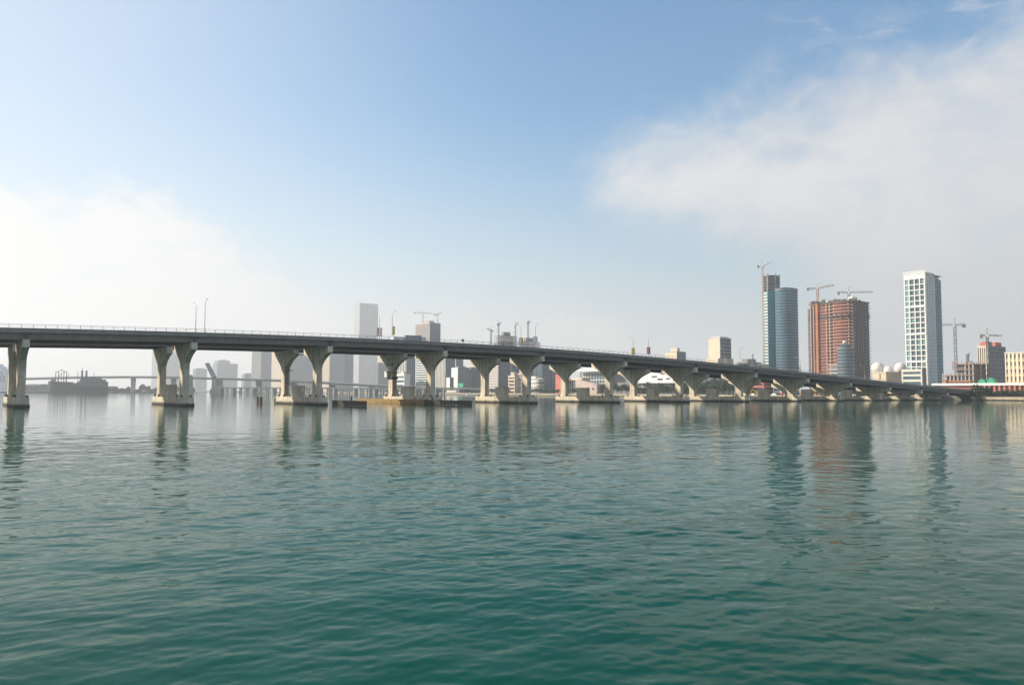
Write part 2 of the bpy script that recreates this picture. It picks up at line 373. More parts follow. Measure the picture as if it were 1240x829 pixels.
for pi, u in enumerate(PU):
    f = MB()
    f.box(u-1.75, u+1.75, 250.3, 289.6, -3, FOOT); f.box(u-1.9, u+1.9, 250.1, 289.8, -3, .9)
    low = zt(u)-3.02 < 9.5
    fo = f.build('pier', conc, bridge, True)
    bz = min(3.7, max(1.2, zt(u)-3.0-FOOT-.6))
    MB().box(u-1.25, u+1.25, 269., 275.2, FOOT, FOOT+bz).box(u-1.33, u+1.33, 268.9, 275.3, FOOT+bz, FOOT+bz+.18).build('pier_block', conc, fo, True)
    for vc in COLV:
        ct = zt(u)-3.0
        cm = MB()
        cm.box(u-1.0, u+1.0, vc-1.65, vc+1.65, FOOT-.1, ct-.004)
        cm.box(u-1.15, u+1.15, vc-1.9, vc+1.9, FOOT-.12, FOOT+.5)
        hh = min(5.6, max(.3, ct-FOOT-2.3-.2))
        pts = []
        for t in np.linspace(0, 1, 12):
            e = 1-math.sqrt(max(0, 1-(1-t)**2)); k = .62*e+.38*(1-t)
            pts.append((1.6+8.9*t, ct-2.05-hh*k))
        wing = [(vc-d, z) for d, z in reversed(pts)]+[(vc+d, z) for d, z in pts]+[(vc+10.5, ct), (vc-10.5, ct)]
        cm.prism_x(wing, u-.84, u+.84)
        cm.build('pier_column', conc, fo, True)
        for s in (-1, 1):
            MB().box(u-1.6, u-1.2, vc+s*2.6-.35, vc+s*2.6+.35, FOOT, FOOT+.75).build('bollard', darks, fo, True); MB().box(u+1.2, u+1.65, vc+s*2.5-.3, vc+s*2.5+.3, FOOT, FOOT+.6).build('bollard', darks, fo, True)
    if pi in (4, 5):                # navigation-channel piers carry platforms and lamps
        pl = MB(); ct = zt(u)-3.0
        for zz, vv in ((ct-1.9, 272.2), (ct*.62, 281.6), (ct*.36, 281.4)):
            pl.box(u-1.2, u+1.2, vv-1.5, vv+1.5, zz, zz+.22)
            for q in (-1.4, 1.4): pl.box(u-1.15, u-1.05, vv+q-.05, vv+q+.05, zz+.22, zz+1.3)
            pl.box(u-1.15, u-1.08, vv-1.4, vv+1.4, zz+1.2, zz+1.3)
        pl.tube((u-.4, 283.0, FOOT), (u-.4, 283.0, ct-2), .07); pl.tube((u+.1, 283.0, FOOT), (u+.1, 283.0, ct-2), .07)
        pl.build('service_platform', darks, fo, True)
    if pi == 5:
        for zz in (FOOT+6.8, FOOT+12.2): MB().box(u-1.32, u+1.32, 282.9, 287.1, zz, zz+.9).build('steel_band', darks, fo, True)
        MB().box(u-2.3, u-1.2, 285.6, 287.8, FOOT+7.6, FOOT+10).box(u-2.0, u-1.2, 286.6, 288.0, FOOT+14, FOOT+14.9).build('equipment_cabinet', white, fo, True)
ab = MB(); zz = zt(552)-1.2
ab.box(572, 575.5, 246.5, 293.5, -3, zt(574)-3.0); ab.prism_y([(575.5,-3),(UEND+4,-3),(UEND+4,zt(UEND)-1.25),(575.5,zt(575)-1.25)], 246.5, 264)
ab.prism_y([(575.5,-3),(UEND+4,-3),(UEND+4,zt(UEND)-1.25),(575.5,zt(575)-1.25)], 276, 293.5)
ab.build('abutment', girdc, bridge, True)

# timber fenders of the navigation channel
def fender(name_label, u, segs, side):
    t = thing('timber_fender', name_label, 'fender', (u, (segs[0][0]+segs[-1][1])/2, 0), 0, 'timber fenders guarding the channel piers')
    for v0, v1, m in segs:
        n = max(2, int((v1-v0)/2.1))
        for i in range(n+1):
            v = v0+(v1-v0)*i/n
            hgt = 1.65+random.uniform(-.12, .25)+(1.1 if random.random() < .06 else 0)
            MB().tube((u+side*.25, v, -3), (u+side*.25+random.uniform(-.05,.05), v+random.uniform(-.06,.06), hgt), .24, .21, 8).build('pile', m, t, True)
        for zz in (.05, .45, .85, 1.25):
            MB().box(u-.34, u-.02, v0-.5, v1+.5, zz, zz+.37).build('wale', m, t, True)
fender('tarred timber fender with a dark outer end beside the third pier from the left', 108.3, [(226, 250, timber), (290, 306, timber)], 1)
fender('long timber fender, yellowish rear half and black near end, past the fourth pier', 144.6, [(222, 252, timber), (252, 309, timbery)], 1)
for k, (v, dx) in enumerate(((304.5, 0), (306.5, .2), (308.6, -.1))):
    mb = MB().tube((102.6+dx, v, -3), (102.4+dx, v+.1, 2.3), .42, .36, 8)
    tag(mb.build_at('mooring_pile', mat('rusty_pile', (.14, .07, .04), .85, .4, 1), (102.6+dx, v, 0)), 'stout dark brown pile in the cluster of three behind the third pier', 'pile', 'cluster of piles behind the third pier')

# street lamps on the median edges of the two decks
LAMPS = {}
def lamp(u, v, side, banner, label):
    z = zt(u)-.85
    t = thing('street_lamp', label, 'street lamp', (u, v, z), 0, 'street lamps along the bridge')
    MB().tube((0,0,0), (0,0,11.2), .14, .085, 8).tube((0,0,0),(0,0,.5),.26,.22,8).build('pole', steelg, t)
    a = MB(); pp = [(0,0,11.1), (0,side*.35,12.0), (0,side*1.1,12.6), (0,side*2.2,12.85)]
    for p, q in zip(pp[:-1], pp[1:]): a.tube(p, q, .07, .06)
    a.build('arm', steelg, t)
    MB().add([(-.22,side*2.0,12.78),(.22,side*2.0,12.78),(.16,side*3.0,12.86),(-.16,side*3.0,12.86),(-.22,side*2.0,12.98),(.22,side*2.0,12.98),(.14,side*3.0,12.96),(-.14,side*3.0,12.96)],
             [(0,3,2,1),(4,5,6,7),(0,1,5,4),(1,2,6,5),(2,3,7,6),(3,0,4,7)]).build('lamp_head', steelg, t)
    for s, m in banner:
        b = MB(); b.box(s*.18, s*1.15, -.02, .02, 4.2, 7.3); b.box(s*.05, s*1.2, -.035, .035, 7.3, 7.37); b.box(s*.05, s*1.2, -.035, .035, 4.13, 4.2)
        b.build('banner', m, t)
bpink = mat('faded_pink_banner', (.75, .45, .42), .8, .1, 1.5); byel = mat('yellow_banner', (.80, .66, .12), .8, .1, 1.5)
borg = mat('orange_banner', (.80, .36, .06), .8, .1, 1.5); bwht = mat('white_banner', (.80, .77, .72), .8, .05, 1.5); bred = mat('red_banner', (.62, .10, .08), .8, .1, 1.5)
near_b = [[], [(1, byel)], [(1, bwht), (-1, bwht)], [(1, bred), (-1, borg)], [], [], [(1, byel)]]
far_b = [[], [(-1, bpink), (1, bwht)], [(-1, bwht), (1, borg)], [(1, byel), (-1, byel)], [(1, bwht), (-1, bpink)], [(-1, byel)], [(1, borg)]]
near_l = ['grey lamp with plain pole in the leftmost pair, on the near deck', 'lamp pole with one yellow banner on the near deck', 'lamp pole with two white banners on the near deck', 'lamp pole with an orange and a red banner on the near deck',
          'plain lamp just right of the pink and white banner lamp, near deck', 'plain lamp in front of the left edge of the orange tower', 'lamp with one yellow banner in front of the orange tower corner']
far_l = ['grey lamp with plain pole in the leftmost pair, on the far deck', 'far deck lamp with a pale pink and a white banner', 'far deck lamp with a white and an orange banner', 'far deck lamp with two yellow banners',
         'far deck lamp with a white and a pink banner', 'far deck lamp with one yellow banner beside the blue glass tower', 'far deck lamp with one orange banner before the orange tower']
for k in range(7):
    u = 70.2+67.3*k
    lamp(u, 265.1, -1, near_b[k], near_l[k]); lamp(u-.3, 274.9, 1, far_b[k], far_l[k])

# vehicles on the deck
def car(u, v, m, label, kind='car', base=None, rz=0., name=None, group=None):
    z = (zt(u)-.80) if base is None else base
    names = {'car': 'car', 'van': 'van', 'truck': 'box_truck'}
    t = thing(names[kind], label, kind, (u, v, z), rz, group)
    if kind == 'car':
        MB().prism_y([(-2.2,.3),(2.2,.3),(2.25,.75),(1.2,.95),(-1.9,.98),(-2.25,.8)], -.85, .85).build('body', m, t)
        MB().prism_y([(-1.75,.97),(.95,.95),(.35,1.45),(-1.2,1.45)], -.74, .74).build('cabin', glassd, t)
    elif kind == 'van':
        MB().prism_y([(-2.7,.35),(2.7,.35),(2.7,1.0),(2.0,1.3),(1.5,2.2),(-2.7,2.25)], -.95, .95).build('body', m, t)
        MB().prism_y([(1.62,1.32),(2.02,1.33),(1.58,2.08),(1.3,2.08)], -.97, .97).build('cabin_window', glassd, t)
    else:
        MB().box(-4.6, 1.9, -1.2, 1.2, .75, 3.0).build('cargo_box', m, t)
        MB().prism_y([(2.05,.5),(4.1,.5),(4.1,1.5),(3.7,2.5),(2.05,2.6)], -1.1, 1.1).build('cab', white, t)
    rr, xs = (.33, (-1.4, 1.4)) if kind == 'car' else (.42, (-1.8, 1.8)) if kind == 'van' else (.5, (-3, 3))
    for x in xs:
        for s in (-1, 1): MB().tube((x, s*.72, rr), (x, s*.98, rr), rr, n=12).build('wheel', darks, t)
greycar = mat('grey_car_paint', (.34, .35, .37), .35); darkcar = mat('dark_car_paint', (.03, .035, .05), .35); whitecar = mat('white_car_paint', (.75, .75, .74), .35)
car(at_y(482.5, 249.5)[0].x, 249.5, whitecar, 'white van on the bridge deck under the yellow banner lamp', 'van')
car(at_y(492.5, 249.5)[0].x, 249.5, darkcar, 'dark car following the white van over the bridge')
car(at_y(502, 249.8)[0].x, 249.8, greycar, 'grey box truck behind the dark car on the bridge', 'truck')
car(at_y(902, 249.5)[0].x, 249.5, darkcar, 'dark van on the falling part of the bridge', 'van')
car(at_y(770, 252.5)[0].x, 252.5, greycar, 'grey car driving down the middle of the bridge slope')
# small sign above the parapet
p, t_ = at_y(560, 246.5); z = zt(p.x)-.85
s = thing('road_sign', 'small dark sign on a short post above the bridge parapet', 'sign', (p.x, 246.5, z))
MB().tube((0,0,0), (0,0,2.2), .06).build('post', darks, s); MB().box(-.55, .55, -.05, .05, 1.7, 2.5).build('sign_board', darks, s)

# ------------------------------------------------------------------ buildings
GZ = 1.6
def solve_len(C, dirv, px_target):      # length along dirv from C until it projects on px_target
    k = (px_target-620)/FPX; fx = Fv.to_2d().normalized()
    cx, cz = C.x*Rv.x+C.y*Rv.y, C.x*FH.x+C.y*FH.y
    dx, dz = dirv[0]*Rv.x+dirv[1]*Rv.y, dirv[0]*FH.x+dirv[1]*FH.y
    return (k*cz-cx)/(dx-k*dz)
def frame(x0, xm, x1, ytop, u):
    C, t = at_x(xm, u, 455)
    H = CH + ray(xm, ytop).z*(u/ray(xm, ytop).x)-GZ
    lv = solve_len(C, (0,1), x0) if x0 < xm else 25.
    lu = solve_len(C, (1,0), x1) if x1 > xm else 25.
    return C, H, max(6, min(lv, 160)), max(6, min(lu, 160))
def facade(mb, W, H, nb, nf, axis, style, z0=0., fw=.45, fh=.42, out=.3):
    # bands and piers on the -x face (axis 'y': coordinate along y) or the -y face (axis 'x')
    def bar(a0, a1, za, zb, o):
        if axis == 'y': mb.box(-o, .1, a0, a1, za, zb)
        else: mb.box(a0, a1, -o, .1, za, zb)
    fhh = (H-z0)/nf; bw = W/nb
    if style in ('grid', 'bands'):
        for i in range(nf+1):
            zc = z0+i*fhh; bar(.0, W, max(z0, zc-fhh*fh/2), min(H, zc+fhh*fh/2), out)
    if style in ('grid', 'fins'):
        for i in range(nb+1):
            a = i*bw; bar(max(0, a-bw*fw/2), min(W, a+bw*fw/2), z0, H, out+.12)
    if style == 'wall': bar(0, W, z0, H, out)
    if style == 'slots':
        bar(0, W*.3, z0, H, out); bar(W*.42, W, z0, H, out)
    if style in ('fins', 'bands', 'grid'):
        bar(0, W, H-fhh*.35, H+.6, out+.2); 
        if style == 'bands': bar(0, min(1.2, W*.1), z0, H, out+.08); bar(W-min(1.2, W*.1), W, z0, H, out+.08)
def building(label, x0, xm, x1, ytop, u, left, right, glass=None, wall=None, wall2=None, nf=None, nbl=None, nbr=None, plant=.5, name='office_tower', cat='tower', group=None, fw=.45, fh=.42, flo=3.9):
    if xm < 459: u *= (1.62 if xm < 300 else 2.2 if ytop < 380 else 1.5); flo *= 1.5
    C, H, lv, lu = frame(x0, xm, x1, ytop, u)
    glass = glass or glassd; wall = wall or greyw; wall2 = wall2 or wall
    t = thing(name, label, cat, (C.x, C.y, GZ), 0, group)
    nf = nf or max(2, round(H/flo)); nbl = nbl or max(3, round(lv/4.5)); nbr = nbr or max(3, round(lu/4.5))
    MB().box(0, lu, 0, lv, 0, H).build('glazing', glass, t)
    a = MB(); facade(a, lv, H, nbl, nf, 'y', left, 0, fw, fh, .35); a.build('facade', wall, t)
    b = MB(); facade(b, lu, H, nbr, nf, 'x', right, 0, fw, fh, .35); b.build('facade', wall2, t)  # wall2: on many towers a darker colour standing for the shaded right face
    rf = MB().box(-.3, lu+.3, -.3, lv+.3, H+.003, H+.5).build('roof', wall2, t)
    if plant:
        MB().box(lu*.2, lu*.8, lv*.25, lv*.8, H+.5, H+.5+4.5*plant*2).build('roof_plant', wall2, rf)
    return t, C, H, lv, lu

G_D = None
building('pale hazy tower behind the second pier from the left', 184, 191, 237, 409, 640, 'wall', 'grid', glassb, bluew, nf=30)
building('low hazy block to the right of the second pier', 234, 237, 251, 446.5, 660, 'grid', 'grid', glassb, bluew, name='apartment_block', cat='building')
t_, C, H, lv, lu = building('grey hazy block with stepped roof left of the third pier', 258, 263, 288, 440, 690, 'wall', 'grid', glassb, bluew, plant=0, name='apartment_block', cat='building')
MB().box(lu*.05, lu*.62, 1, lv-1, H+.5, H+15).build('upper_storey', bluew, t_); MB().box(lu*.2, lu*.45, 2, lv-2, H+15, H+19).build('roof_plant', bluew, t_)
building('low faint block between two grey towers left of the third pier', 293, 296, 307, 453, 640, 'wall', 'bands', glassb, bluew, name='apartment_block', cat='building')
building('slim hazy tower with a bluish glass right side, left of the third pier', 305, 316, 330, 420, 640, 'grid', 'fins', glassb, greyw, bluew)
building('broad tower with a pale left wall behind the third pier', 329, 344, 379, 417, 640, 'wall', 'fins', glassd, beige, mat('shaded_blue_grey', (.24, .28, .33), .7, .1, .08))  # shade of the right face put into its blue-grey
building('tower with warm windowed left side, right of the third pier', 386, 399, 417, 420, 650, 'grid', 'wall', glassb, cream, greyw)
building('narrow dark blue tower behind the rear viaduct, right of the third pier', 412, 417, 428, 424, 690, 'fins', 'fins', glassb, bluew)
building('tallest hazy tower, its top fading into low cloud above the bridge', 428, 434.5, 457, 367, 800, 'wall', 'fins', paleg, palew, palew, plant=0, nbr=11)
building('mid height grey office block with rows of windows left of the fourth pier', 455, 458, 484, 439, 640, 'bands', 'grid', glassb, greyw)
building('tower with white vertical stripes behind the fourth pier', 478, 492, 504, 421, 660, 'fins', 'fins', glassb, offw, bluew, nbl=7)
t_, C, H, lv, lu = building('hazy unfinished tower with pinkish left side rising above the bridge', 503, 520, 533, 391, 760, 'bands', 'fins', glassb, pinkw, bluew, plant=0, fh=.5)
MB().box(lu*.1, lu*.5, lv*.1, lv*.5, H+.5, H+5).box(lu*.6, lu*.9, lv*.3, lv*.9, H+.5, H+3.5).build('formwork', rawc, t_)
building('white low terminal building by the fourth pier', 479, 490, 497, 453, 612, 'bands', 'wall', glassb, white, offw, nf=4, name='low_building', cat='building')
building('pale glassy block with white floor lines right of the fourth pier', 503.5, 517, 526, 432, 640, 'bands', 'bands', glassb, white, bluew, name='apartment_block', cat='building')
building('tower with fine cream vertical ribs right of the fourth pier', 526.5, 539.5, 551, 419, 640, 'fins', 'fins', glassb, offw, greyw, nbl=8, fw=.5)
building('faint beige tower behind the ribbed tower', 546, 552, 561, 424, 760, 'wall', 'bands', glassb, beige, greyw)
building('white blank walled slab block left of the fifth pier', 547, 554.5, 569, 445, 630, 'wall', 'wall', glassb, white, greyw, plant=.2, name='apartment_block', cat='building')
building('tiny bright white building at the foot of the ribbed tower', 541, 545, 549, 457, 612, 'wall', 'wall', glassb, white, dgrey, plant=0, name='low_building', cat='building')
building('grey mid rise blocks behind the white slab block', 566, 571, 584, 448, 680, 'grid', 'grid', glassb, greyw, name='apartment_block', cat='building')
building('hazy tower with a pale rounded top behind the white slab block', 569, 574, 585, 434, 900, 'wall', 'bands', glassb, offw, bluew)
building('dark tower with pale windowed left side behind the fifth pier', 592, 603.5, 618, 420, 640, 'grid', 'grid', glassd, offw, dgrey, fw=.4, fh=.5)
building('blue grey slab tower between the columns of the fifth pier', 615, 620, 634, 428, 700, 'fins', 'fins', glassb, bluew, name='office_tower')
building('small beige block with window rows between the columns of the fifth pier', 616, 623.5, 629, 455, 616, 'bands', 'wall', glassd, cream, beige, name='apartment_block', cat='building', nf=5)
building('small pinkish white block with dark windows behind the fifth pier', 626.5, 632, 639, 452, 622, 'grid', 'grid', glassd, pinkw, name='apartment_block', cat='building', nf=5)
for lab, x0, xm, x1, yt, u, nfl in (('unfinished skeleton tower with open floors rising left of the white banner lamp', 599, 606, 626, 406, 690, 32), ('unfinished grey tower behind the white banner lamp', 626, 633, 654, 413, 720, 31)):
    C, H, lv, lu = frame(x0, xm, x1, yt, u)
    t_ = thing('unfinished_tower', lab, 'tower', (C.x, C.y, GZ)); sl_ = MB(); cl_ = MB()
    for i in range(nfl+1): sl_.box(-.6, lu+.6, -.6, lv+.6, H*i/nfl-.35, H*i/nfl)
    for i in range(5):
        for j in range(5): cl_.box(lu*i/4-.4 if i else 0, lu*i/4+.4, lv*j/4-.4 if j else 0, lv*j/4+.4, 0, H-.36)
    sl_.build('floor_slab', rawc, t_); cl_.build('column', rawc, t_)
    MB().box(lu*.12, lu*.88, lv*.12, lv*.88, 0, H*.9).build('core_wall', greyw, t_)
    MB().box(lu*.3, lu*.7, lv*.3, lv*.7, H+.01, H+6).build('lift_core', greyw, t_)
building('tower with tall blue windows just right of the fifth pier', 646, 657, 669, 433, 640, 'fins', 'fins', glassb, bluew, greyw, nbl=7, nbr=6)
building('narrow white block just right of the fifth pier', 642.5, 649, 653, 456, 612, 'grid', 'wall', glassd, white, offw, plant=0, name='low_building', cat='building', nf=4)
building('small red walled building left of the sixth pier', 673, 681, 686, 453.5, 612, 'wall', 'wall', glassd, redw, redw, plant=0, name='low_building', cat='building')
building('blue grey block behind the red walled building', 664, 670, 681, 447, 700, 'grid', 'bands', glassb, greyw, bluew, name='apartment_block', cat='building')
# beige drum-shaped building
C, t_ = at_x(654, 612, 465); Hh = CH+ray(654, 459).z*(612/ray(654, 459).x)-GZ
d = thing('round_building', 'low round beige building by the shore right of the fifth pier', 'building', (C.x, C.y, GZ))
MB().lathe([(5.2, 0), (5.2, Hh)], 28).build('wall', beige, d); rb = MB()
for i in range(1, 4): rb.lathe([(5.25, Hh*i/4-.5), (5.32, Hh*i/4-.5), (5.32, Hh*i/4+.5), (5.25, Hh*i/4+.5)], 28)
rb.build('window_band', glassd, d); MB().lathe([(5.7, Hh), (5.7, Hh+.5), (2.0, Hh+1.4), (.01, Hh+1.5)], 28).build('roof', offw, d)
# right of centre, seen above the bridge
t_, C, H, lv, lu = building('cream block with two stepped boxes showing above the bridge right of centre', 805.5, 820, 830.5, 426, 780, 'wall', 'grid', glassb, cream, bluew, plant=0, name='apartment_block', cat='building')
MB().box(.4, lu*.35, .2, lv*.55, H+.5, H+5.2).build('penthouse', cream, t_)
t_, C, H, lv, lu = building('cream blank walled slab with a grey shaded window grid on its right face', 858.5, 872.5, 885.5, 409.5, 720, 'wall', 'bands', glassd, cream, greyw, plant=0, fh=.5)
MB().box(lu*.1, lu*.9, lv*.1, lv*.9, H+.5, H+2.2).build('roof_plant', offw, t_)
building('low cream annex at the foot of the blank walled slab', 855, 870, 888, 434, 705, 'wall', 'wall', glassd, cream, beige, plant=0, name='low_building', cat='building')
building('low grey building far behind the slope of the bridge', 893, 905, 922, 438.5, 900, 'bands', 'grid', glassb, greyw, name='low_building', cat='building')
building('low pale building left of the blue glass tower', 918, 925, 931, 441, 760, 'bands', 'grid', glassb, offw, plant=0, name='low_building', cat='building')
building('low striped red building seen through the bridge right of centre', 905, 925, 935, 462.5, 640, 'bands', 'bands', glassd, redw, redw, plant=0, name='low_building', cat='building', nf=3)
building('white and glass low block seen through the bridge under the blue tower', 936, 947, 956, 460, 650, 'bands', 'bands', glasst, white, white, plant=0, name='low_building', cat='building', nf=4)

# ---- arena
C0, t_ = at_x(735, 640, 465)
ar = thing('arena', 'large white arena with curved roof, glass front and grey wedge wall by the shore', 'arena', (C0.x, C0.y, GZ))
def HX(px, py, u): return CH+ray(px, py).z*(u/ray(px, py).x)-GZ
def YX(px, u): return at_x(px, u, 460)[0].y-C0.y
def arbox(name, m, px0, px1, py0, py1, u, dp, parent=ar):
    y1, y0 = YX(px0, u), YX(px1, u); zz1 = HX((px0+px1)/2, py0, u); zz0 = max(0, HX((px0+px1)/2, py1, u))
    return MB().box(u-C0.x, u-C0.x+dp, y0, y1, zz0, zz1).build(name, m, parent)
def arfac(name, m, px0, px1, py0, py1, u, nb, nf, w=.5):
    y1, y0 = YX(px0, u), YX(px1, u); zz1 = HX((px0+px1)/2, py0, u); zz0 = max(0, HX((px0+px1)/2, py1, u)); X = u-C0.x; b = MB()
    for i in range(nb+1): yy = y0+(y1-y0)*i/nb; b.box(X-.35, X-.01, yy-w/2, yy+w/2, zz0, zz1)
    for i in range(nf+1): zz = zz0+(zz1-zz0)*i/nf; b.box(X-.3, X-.012, y0, y1, zz-w/2, zz+w/2)
    return b.build(name, m, ar)
arbox('hall', greyw, 702, 738, 450, 476, 633, 70); arbox('glass_front', glassb, 706, 736, 451.5, 464, 629, 4)
arfac('glazing_bar', white, 706, 736, 451.5, 464, 629, 9, 3, .7)
# flat oversailing roof
y1, y0 = YX(700, 625), YX(737, 625); zr = HX(718, 449, 625)
MB().prism_x([(y0, zr-.8), (y1, zr+.6), (y1, zr+1.2), (y0+25, zr+4.4), (y0, zr+2.5)], 620-C0.x, 700-C0.x).build('roof', white, ar)
arbox('side_hall', glassb, 688, 703, 460, 476, 622, 30); arbox('side_roof', cream, 686, 704.5, 457.5, 460, 619, 34); arfac('side_column', offw, 688, 703, 460, 476, 622, 7, 1, .8)
# pink-white wedge wall
zb = HX(715, 474, 612)
MB().prism_x([(YX(729,614),0),(YX(704.5,614),0),(YX(703,614),HX(703,460,614)),(YX(712,614),HX(712,461.5,614)),(YX(729,614),HX(729,465.5,614))], 606-C0.x, 616-C0.x).build('wedge_wall', pinkw, ar)
# grey curved sail between the piers
pts = [(742.5,479),(743,458),(745,452),(748.5,449.5),(753,450.5),(758,454.5),(762,460),(765,467),(765.5,479)]
MB().prism_x([(YX(a, 636), max(0, HX(a, b, 636))) for a, b in reversed(pts)], 636-C0.x, 650-C0.x).build('curved_shell', greyw, ar)
# white louvred hall
pts = [(772,463.5),(772,453),(778,450),(790,446),(812,447.5),(822,455),(828,463.5)]
MB().prism_x([(YX(a, 628), HX(a, b, 628)) for a, b in reversed(pts)], 628-C0.x, 690-C0.x).build('louvred_hall', white, ar)
for (a, b, c_, d_) in ((789,795,455,456.6),(796,802,458,460),(806,811,457.5,459),(815,821,460,461.6),(800,806,452,453)): arbox('louvre', glassd, a, b, c_, d_, 627.6, .6)
arbox('lower_front', glassd, 768, 826, 463.7, 477, 630, 40); arbox('terrace', offw, 768, 800, 467.5, 469.2, 624, 6)
arfac('lower_column', greyw, 768, 826, 463.7, 477, 630, 12, 1, .9)

# ---- blue glass tower
def ring(plan, o):      # outline grown outward from its centre
    cx = sum(p[0] for p in plan)/len(plan); cy = sum(p[1] for p in plan)/len(plan); out = []
    for x, y in plan:
        d = math.hypot(x-cx, y-cy); out.append((x+(x-cx)/d*o, y+(y-cy)/d*o))
    return out
def poly_tower(t, plan, H, nf, glass, slab, th=.6, out=.35, z0=0., name='floor_band'):
    MB().prism(plan, z0, H).build('glazing', glass, t)
    b = MB(); rp = ring(plan, out)
    for i in range(1, nf+1): zz = z0+(H-z0)*i/nf; b.prism(rp, zz-th, zz-.01 if i < nf else zz+.4)
    b.build(name, slab, t)
C, t_ = at_x(940, 760, 455); Zb = depth(C); pxm = Zb/FPX; Hb = HX(952, 349.5, 760)
def local(px, dz, C=C, pxm=pxm, px0=940.): # camera-facing plan coordinates rotated into world axes
    Z = pxm*FPX+dz; a = (px-620)/FPX*Z; return (a*Rv.x+Z*FH.x-C.x, a*Rv.y+Z*FH.y-C.y)
bt = thing('glass_tower', 'blue glass tower with curved front and thin white floor lines', 'tower', (C.x, C.y, GZ))
pl = [local(940+14+14*math.sin(a), 11-15*math.cos(a)) for a in np.linspace(-1.35, 1.35, 19)]+[local(967, 30), local(941, 30)]
poly_tower(bt, pl, Hb, 36, glassu, mat('pale_floor_edge', (.27, .37, .43), .5), .6, .14)
MB().prism(ring(pl, .5), Hb+.42, Hb+2.2).build('parapet', bluew, bt); MB().prism(ring(pl, -5), Hb+.4, Hb+3.2).build('roof_plant', greyw, bt)
fin = MB()
for i in range(1, 18):
    x, y = ring(pl, .22)[i]; fin.box(x-.12, x+.12, y-.12, y+.12, 0, Hb)
fin.build('mullion', bluew, bt)
# taller unfinished tower behind it
C2, t_ = at_x(931, 790, 455); pxm2 = depth(C2)/FPX; H2 = HX(934, 333, 790); H2a = HX(934, 352, 790)
lt = thing('glass_tower', 'taller teal glass tower with an unclad concrete top behind the curved blue tower', 'tower', (C2.x, C2.y, GZ))
def l2(px, dz): return local(px, dz, C2, pxm2, 931.)
pl2 = [l2(925.5, 9), l2(931, 0), l2(941, -1), l2(946, 6), l2(944, 24), l2(926, 24)]
poly_tower(lt, pl2, H2a, 34, glasst, mat('teal_floor_edge', (.10, .33, .37), .5), .5, .2)
wl = MB()
for i in range(34):
    zz = H2a*(i+.15)/34; a_, b_ = ring(pl2, .5)[0], ring(pl2, .5)[1]
    wl.prism([a_, b_, (b_[0]+1.2, b_[1]+1), (a_[0]+1.2, a_[1]+1)], zz, zz+H2a/34*.45)
wl.build('balcony', offw, lt)
top = MB(); pr = ring(pl2, .2)
for i in range(7): zz = H2a+(H2-H2a)*i/6; top.prism(pr, zz, zz+.55)
for x, y in ring(pl2, -.6): top.box(x-.7, x+.7, y-.7, y+.7, H2a, H2+2.4)
top.build('open_floor', mat('grey_slab', (.30, .30, .31), .85, .15, .3), lt); MB().prism(ring(pl2, -3.2), H2a, H2-1).build('core_wall', dgrey, lt)

# ---- orange tower under construction
XO = 760.
C3, H3, lv3, lu3 = frame(981.5, 1034, 1053, 364, XO)
ot = thing('unfinished_tower', 'broad unfinished tower with orange infill and many pale floor edges', 'tower', (C3.x, C3.y, GZ))
def yy(px): return at_x(px, XO, 455)[0].y-C3.y
plan = [(0, 0), (lu3, 0), (lu3, lv3), (1.5, lv3), (.8, yy(988)), (0.5, yy(994)), (1.0, yy(996)), (1.0, yy(1001)), (.4, yy(1003)), (-.6, yy(1010)), (-2.6, yy(1016)), (-3.2, yy(1022)), (-2.2, yy(1029)), (-.4, 2)]
plan = plan[:3]+plan[3:]
n3 = 29
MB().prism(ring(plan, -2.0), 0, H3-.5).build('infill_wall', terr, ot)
fl = MB(); 
for i in range(1, n3+1): zz = H3*i/n3; fl.prism(ring(plan, .5), zz-.8, zz)
fl.build('floor_slab', mat('pale_slab', (.42, .25, .20), .85, .15, .3), ot)
cl3 = MB(); bal = MB()
for px in (983, 986.5, 1002, 1006, 1010.5, 1016, 1019, 1024, 1029.5): cl3.box(-1.2 if px > 1012 else (.3 if px > 1007 else -.3), 6, yy(px)-.55, yy(px)+.55, 0, H3-.73)
sfin = MB()
for i in range(5): x = lu3*(i+.5)/6; sfin.box(x-.35, x+.35, -1.5, -.91, 0, H3-.73)
sfin.build('side_mast', mat('brown_mast', (.22, .17, .15), .8, .2, .4), ot)
cl3.build('column', mat('warm_concrete', (.44, .29, .24), .85, .15, .3), ot)
MB().box(-1.0, 1.2, yy(992.2), yy(989.6), 0, H3+1).build('hoist_shaft', orng, ot)
MB().box(.6, lu3-.6, -.9, 2.2, 0, H3-.74).build('side_wall', mat('side_shade_infill', (.09, .065, .065), .85, .3, .2), ot)  # dark sheet over the right face, its shade put into the colour
for i in range(1, n3+1):
    zz = H3*i/n3; bal.box(lu3-.5, lu3+3.4, 1.0, lv3*.6, zz-.5, zz-.02); bal.box(lu3*.72, lu3+1.4, -2.0, 1.0, zz-.5, zz-.02)
bal.build('balcony', rawc, ot)
MB().prism([(lu3+.1, 1.5), (lu3+2.0, 1.5), (lu3+2.0, lv3*.5), (lu3+.1, lv3*.5)], 0, H3*.45).build('clad_corner', glasst, ot)
scf = MB(); zz = H3*.845; scf.prism(ring(plan, 1.0), zz, zz+1.1); scf.prism(ring(plan, .7), zz-1.8, zz-1.5)
for i, (x, y) in enumerate(ring(plan, .9)): scf.box(x-.3, x+.3, y-.3, y+.3, zz-2, zz+3)
scf.build('scaffold_belt', darks, ot)
rs = MB(); rs.prism(ring(plan, 1.6), H3+.05, H3+.7)
